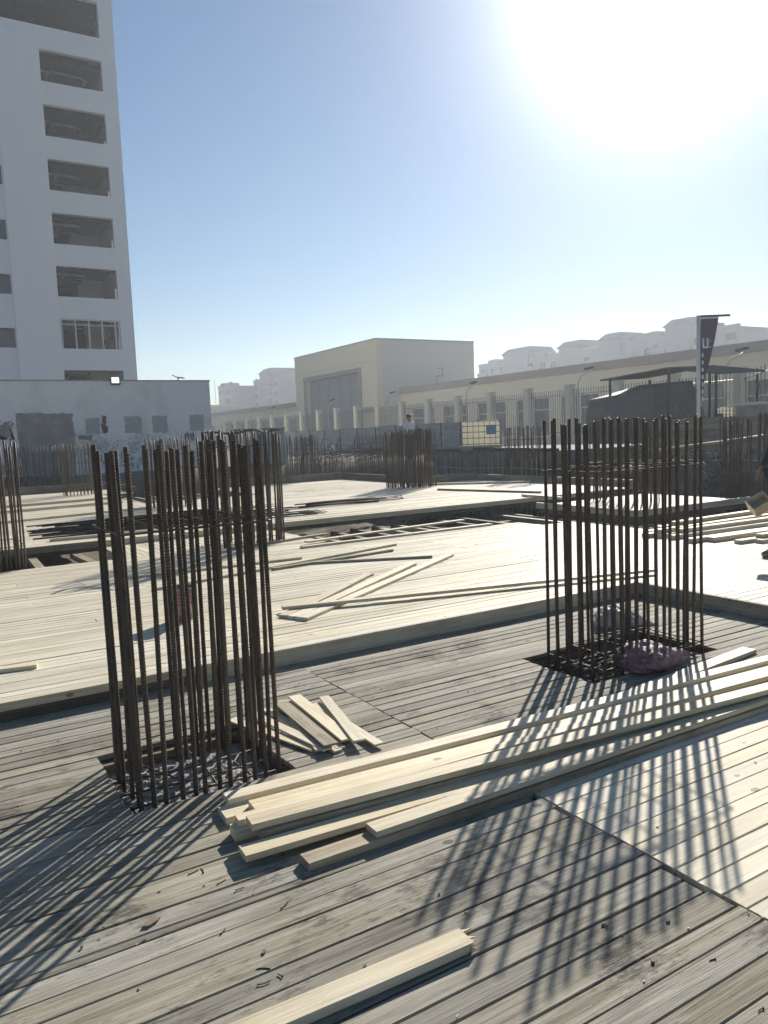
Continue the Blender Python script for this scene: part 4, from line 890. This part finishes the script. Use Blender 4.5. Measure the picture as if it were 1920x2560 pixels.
# ------------------------------------------------------------------ people
def skin(name, joints, edges, mat, parent, sub=2):
    ks = list(joints); me = bpy.data.meshes.new(name); me.from_pydata([joints[q][:3] for q in ks], [(ks.index(a), ks.index(b)) for a, b in edges], [])
    me.materials.append(mat); o = link(name, me, parent); md = o.modifiers.new('skin', 'SKIN'); md.use_smooth_shade = True
    for i, q in enumerate(ks): 
        r = joints[q][3]; me.skin_vertices[0].data[i].radius = r if isinstance(r, tuple) else (r, r)
    me.skin_vertices[0].data[0].use_root = True
    sd = o.modifiers.new('sub', 'SUBSURF'); sd.levels = sub; sd.render_levels = sub
    return o
def person(label, loc, rz, shirt, trousers, arms, scale=1.0):
    t = thing('person', label, 'person', loc, rz, None); t.scale = (scale,)*3
    J = dict(pelvis=(0, 0, .95, (.15, .11)), belly=(0, 0, 1.1, (.15, .11)), chest=(0, 0, 1.32, (.17, .11)), neckb=(0, -.01, 1.47, .07), neck=(0, .0, 1.53, .055), skull=(0, .015, 1.63, (.08, .095)), top=(0, .01, 1.71, (.06, .075)),
             shL=(-.18, 0, 1.43, .065), shR=(.18, 0, 1.43, .065), hipL=(-.095, 0, .88, .09), hipR=(.095, 0, .88, .09), knL=(-.1, .02, .48, .06), knR=(.1, .02, .48, .06), anL=(-.1, -.01, .08, .042), anR=(.1, -.01, .08, .042),
             toL=(-.11, .15, .035, .035), toR=(.11, .15, .035, .035))
    for s, sg in (('L', -1), ('R', 1)):
        (ex, ey, ez), (wx, wy, wz) = arms[s]; J['el'+s] = (ex, ey, ez, .046); J['wr'+s] = (wx, wy, wz, .032)
        d = (Vector((wx, wy, wz))-Vector((ex, ey, ez))).normalized(); h = Vector((wx, wy, wz))+d*.07; J['pa'+s] = (*h, .034)
    E_ = [('pelvis', 'belly'), ('belly', 'chest'), ('chest', 'neckb'), ('neckb', 'neck'), ('neck', 'skull'), ('skull', 'top'), ('pelvis', 'hipL'), ('pelvis', 'hipR'), ('chest', 'shL'), ('chest', 'shR')]
    for s in 'LR': E_ += [('sh'+s, 'el'+s), ('el'+s, 'wr'+s), ('wr'+s, 'pa'+s), ('hip'+s, 'kn'+s), ('kn'+s, 'an'+s), ('an'+s, 'to'+s)]
    for s in 'LR':
        w = Vector(J['wr'+s][:3]); d = (Vector(J['pa'+s][:3])-w).normalized(); side = d.cross(Vector((0, 1, 0))).normalized()
        for q, off in enumerate((-.027, -.009, .009, .027)):
            a = Vector(J['pa'+s][:3])+d*.035+side*off; b = a+d*(.04-.006*abs(q-1.5))+Vector((0, .012, 0)); J[f'f{s}{q}a'] = (*a, .0095); J[f'f{s}{q}b'] = (*b, .008); E_ += [('pa'+s, f'f{s}{q}a'), (f'f{s}{q}a', f'f{s}{q}b')]
        a = w+d*.05+side*.045; J[f'th{s}'] = (*a, .0105); E_.append(('pa'+s, f'th{s}'))
    skin('body', J, E_, SKIN, t)
    g = lambda n, f: (*J[n][:3], tuple(x*f for x in (J[n][3] if isinstance(J[n][3], tuple) else (J[n][3],)*2)))
    sh_ = {n: g(n, f) for n, f in (('chest', 1.13), ('belly', 1.18), ('pelvis', 1.17), ('neckb', 1.18), ('shL', 1.28), ('shR', 1.28), ('elL', 1.35), ('elR', 1.35), ('wrL', 1.35), ('wrR', 1.35))}
    skin('shirt', sh_, [('chest', 'belly'), ('belly', 'pelvis'), ('chest', 'neckb'), ('chest', 'shL'), ('chest', 'shR'), ('shL', 'elL'), ('shR', 'elR'), ('elL', 'wrL'), ('elR', 'wrR')], shirt, t)
    tr = {n: g(n, f) for n, f in (('pelvis', 1.1), ('hipL', 1.18), ('hipR', 1.18), ('knL', 1.3), ('knR', 1.3), ('anL', 1.45), ('anR', 1.45))}
    skin('trousers', tr, [('pelvis', 'hipL'), ('pelvis', 'hipR'), ('hipL', 'knL'), ('hipR', 'knR'), ('knL', 'anL'), ('knR', 'anR')], trousers, t)
    m1 = MB(); n = 16
    vs = [(.098*math.sin(th)*math.cos(ph), .005+.112*math.sin(th)*math.sin(ph), 1.665+.11*math.cos(th)) for th in [R(88*i/7) for i in range(8)] for ph in [2*math.pi*k/n for k in range(n)]]
    m1.add(vs, [(i*n+k, i*n+(k+1) % n, (i+1)*n+(k+1) % n, (i+1)*n+k) for i in range(7) for k in range(n)]); m1.build('hair', HAIR, t, True)
    MB().tube([(0, .1, 1.64), (0, .125, 1.605), (0, .105, 1.595)], [.012, .017, .012], 6).build('nose', SKIN, t, True)
    for sx in (-1, 1):
        MB().tube([(sx*.088, .0, 1.655), (sx*.1, -.01, 1.63), (sx*.088, -.005, 1.6)], [.012, .014, .01], 6).build('ear', SKIN, t, True)
        MB().tube([(sx*.033, .1, 1.645), (sx*.033, .112, 1.645)], [.012, .006], 6).build('eye', HAIR, t, True)
        MB().tube([(sx*.1, -.09, .03), (sx*.105, .0, .05), (sx*.11, .12, .045), (sx*.112, .19, .03)], [.04, .052, .05, .032], 8).build('shoe', DARKW, t, True)
    MB().tube([(-.025, .103, 1.565), (0, .11, 1.563), (.025, .103, 1.565)], .006, 5).build('mouth', BUCKR, t, True)
    return t
hang = dict(L=((-.27, -.03, 1.16), (-.26, .06, .93)), R=((.27, -.03, 1.16), (.26, .06, .93)))
person('man in a white shirt seen from behind on the bank', (15.95, 24.35, .52), R(25), SHIRTW, NAVY, dict(L=((-.30, .02, 1.2), (-.2, .2, 1.05)), R=((.30, .02, 1.2), (.2, .2, 1.05))))
person('worker in a dark jacket and navy trousers standing beside the stacked timbers', (7.84, 4.80, .12), R(62), DKSHIRT, NAVY, dict(L=((-.26, .02, 1.17), (-.22, .17, .97)), R=((.27, .0, 1.17), (.26, .12, .95))))
person('small dark figure standing inside the glazed bay of the tower', (12.35, TY+.9, SILL0-.62), R(200), DKSHIRT, DKSHIRT, hang)
cr = thing('wooden_box', 'open pale wooden box held by the worker in navy trousers', 'box', (7.66, 4.97, .66), R(30)); cr.rotation_euler = (R(35), R(-30), R(-40)); cr.scale = (.6, .6, .9)
MB().box(-.17, .17, -.14, .14, 0, .015).build('base_panel', PINE2, cr); MB().box(-.17, -.155, -.14, .14, .016, .15).build('side_panel', PINE2, cr); MB().box(.155, .17, -.14, .14, .016, .15).build('side_panel', PINE2, cr)
MB().box(-.154, .154, -.14, -.125, .016, .15).build('side_panel', DULLP, cr); MB().box(-.154, .154, .125, .14, .016, .15).build('side_panel', PINE2, cr)

# ------------------------------------------------------------------ hazy air
hz = bpy.data.materials.new('hazy_air'); hz.use_nodes = True; ht = hz.node_tree
for n_ in list(ht.nodes):
    if n_.type == 'BSDF_PRINCIPLED': ht.nodes.remove(n_)
pv = ht.nodes.new('ShaderNodeVolumePrincipled'); pv.inputs['Color'].default_value = (.83, .9, 1, 1); pv.inputs['Density'].default_value = .0012; pv.inputs['Anisotropy'].default_value = .42
ht.links.new(pv.outputs[0], ht.nodes['Material Output'].inputs['Volume'])
MB().box(-340, 360, -340, 360, -2.6, 38).build('haze', hz, kind='stuff')
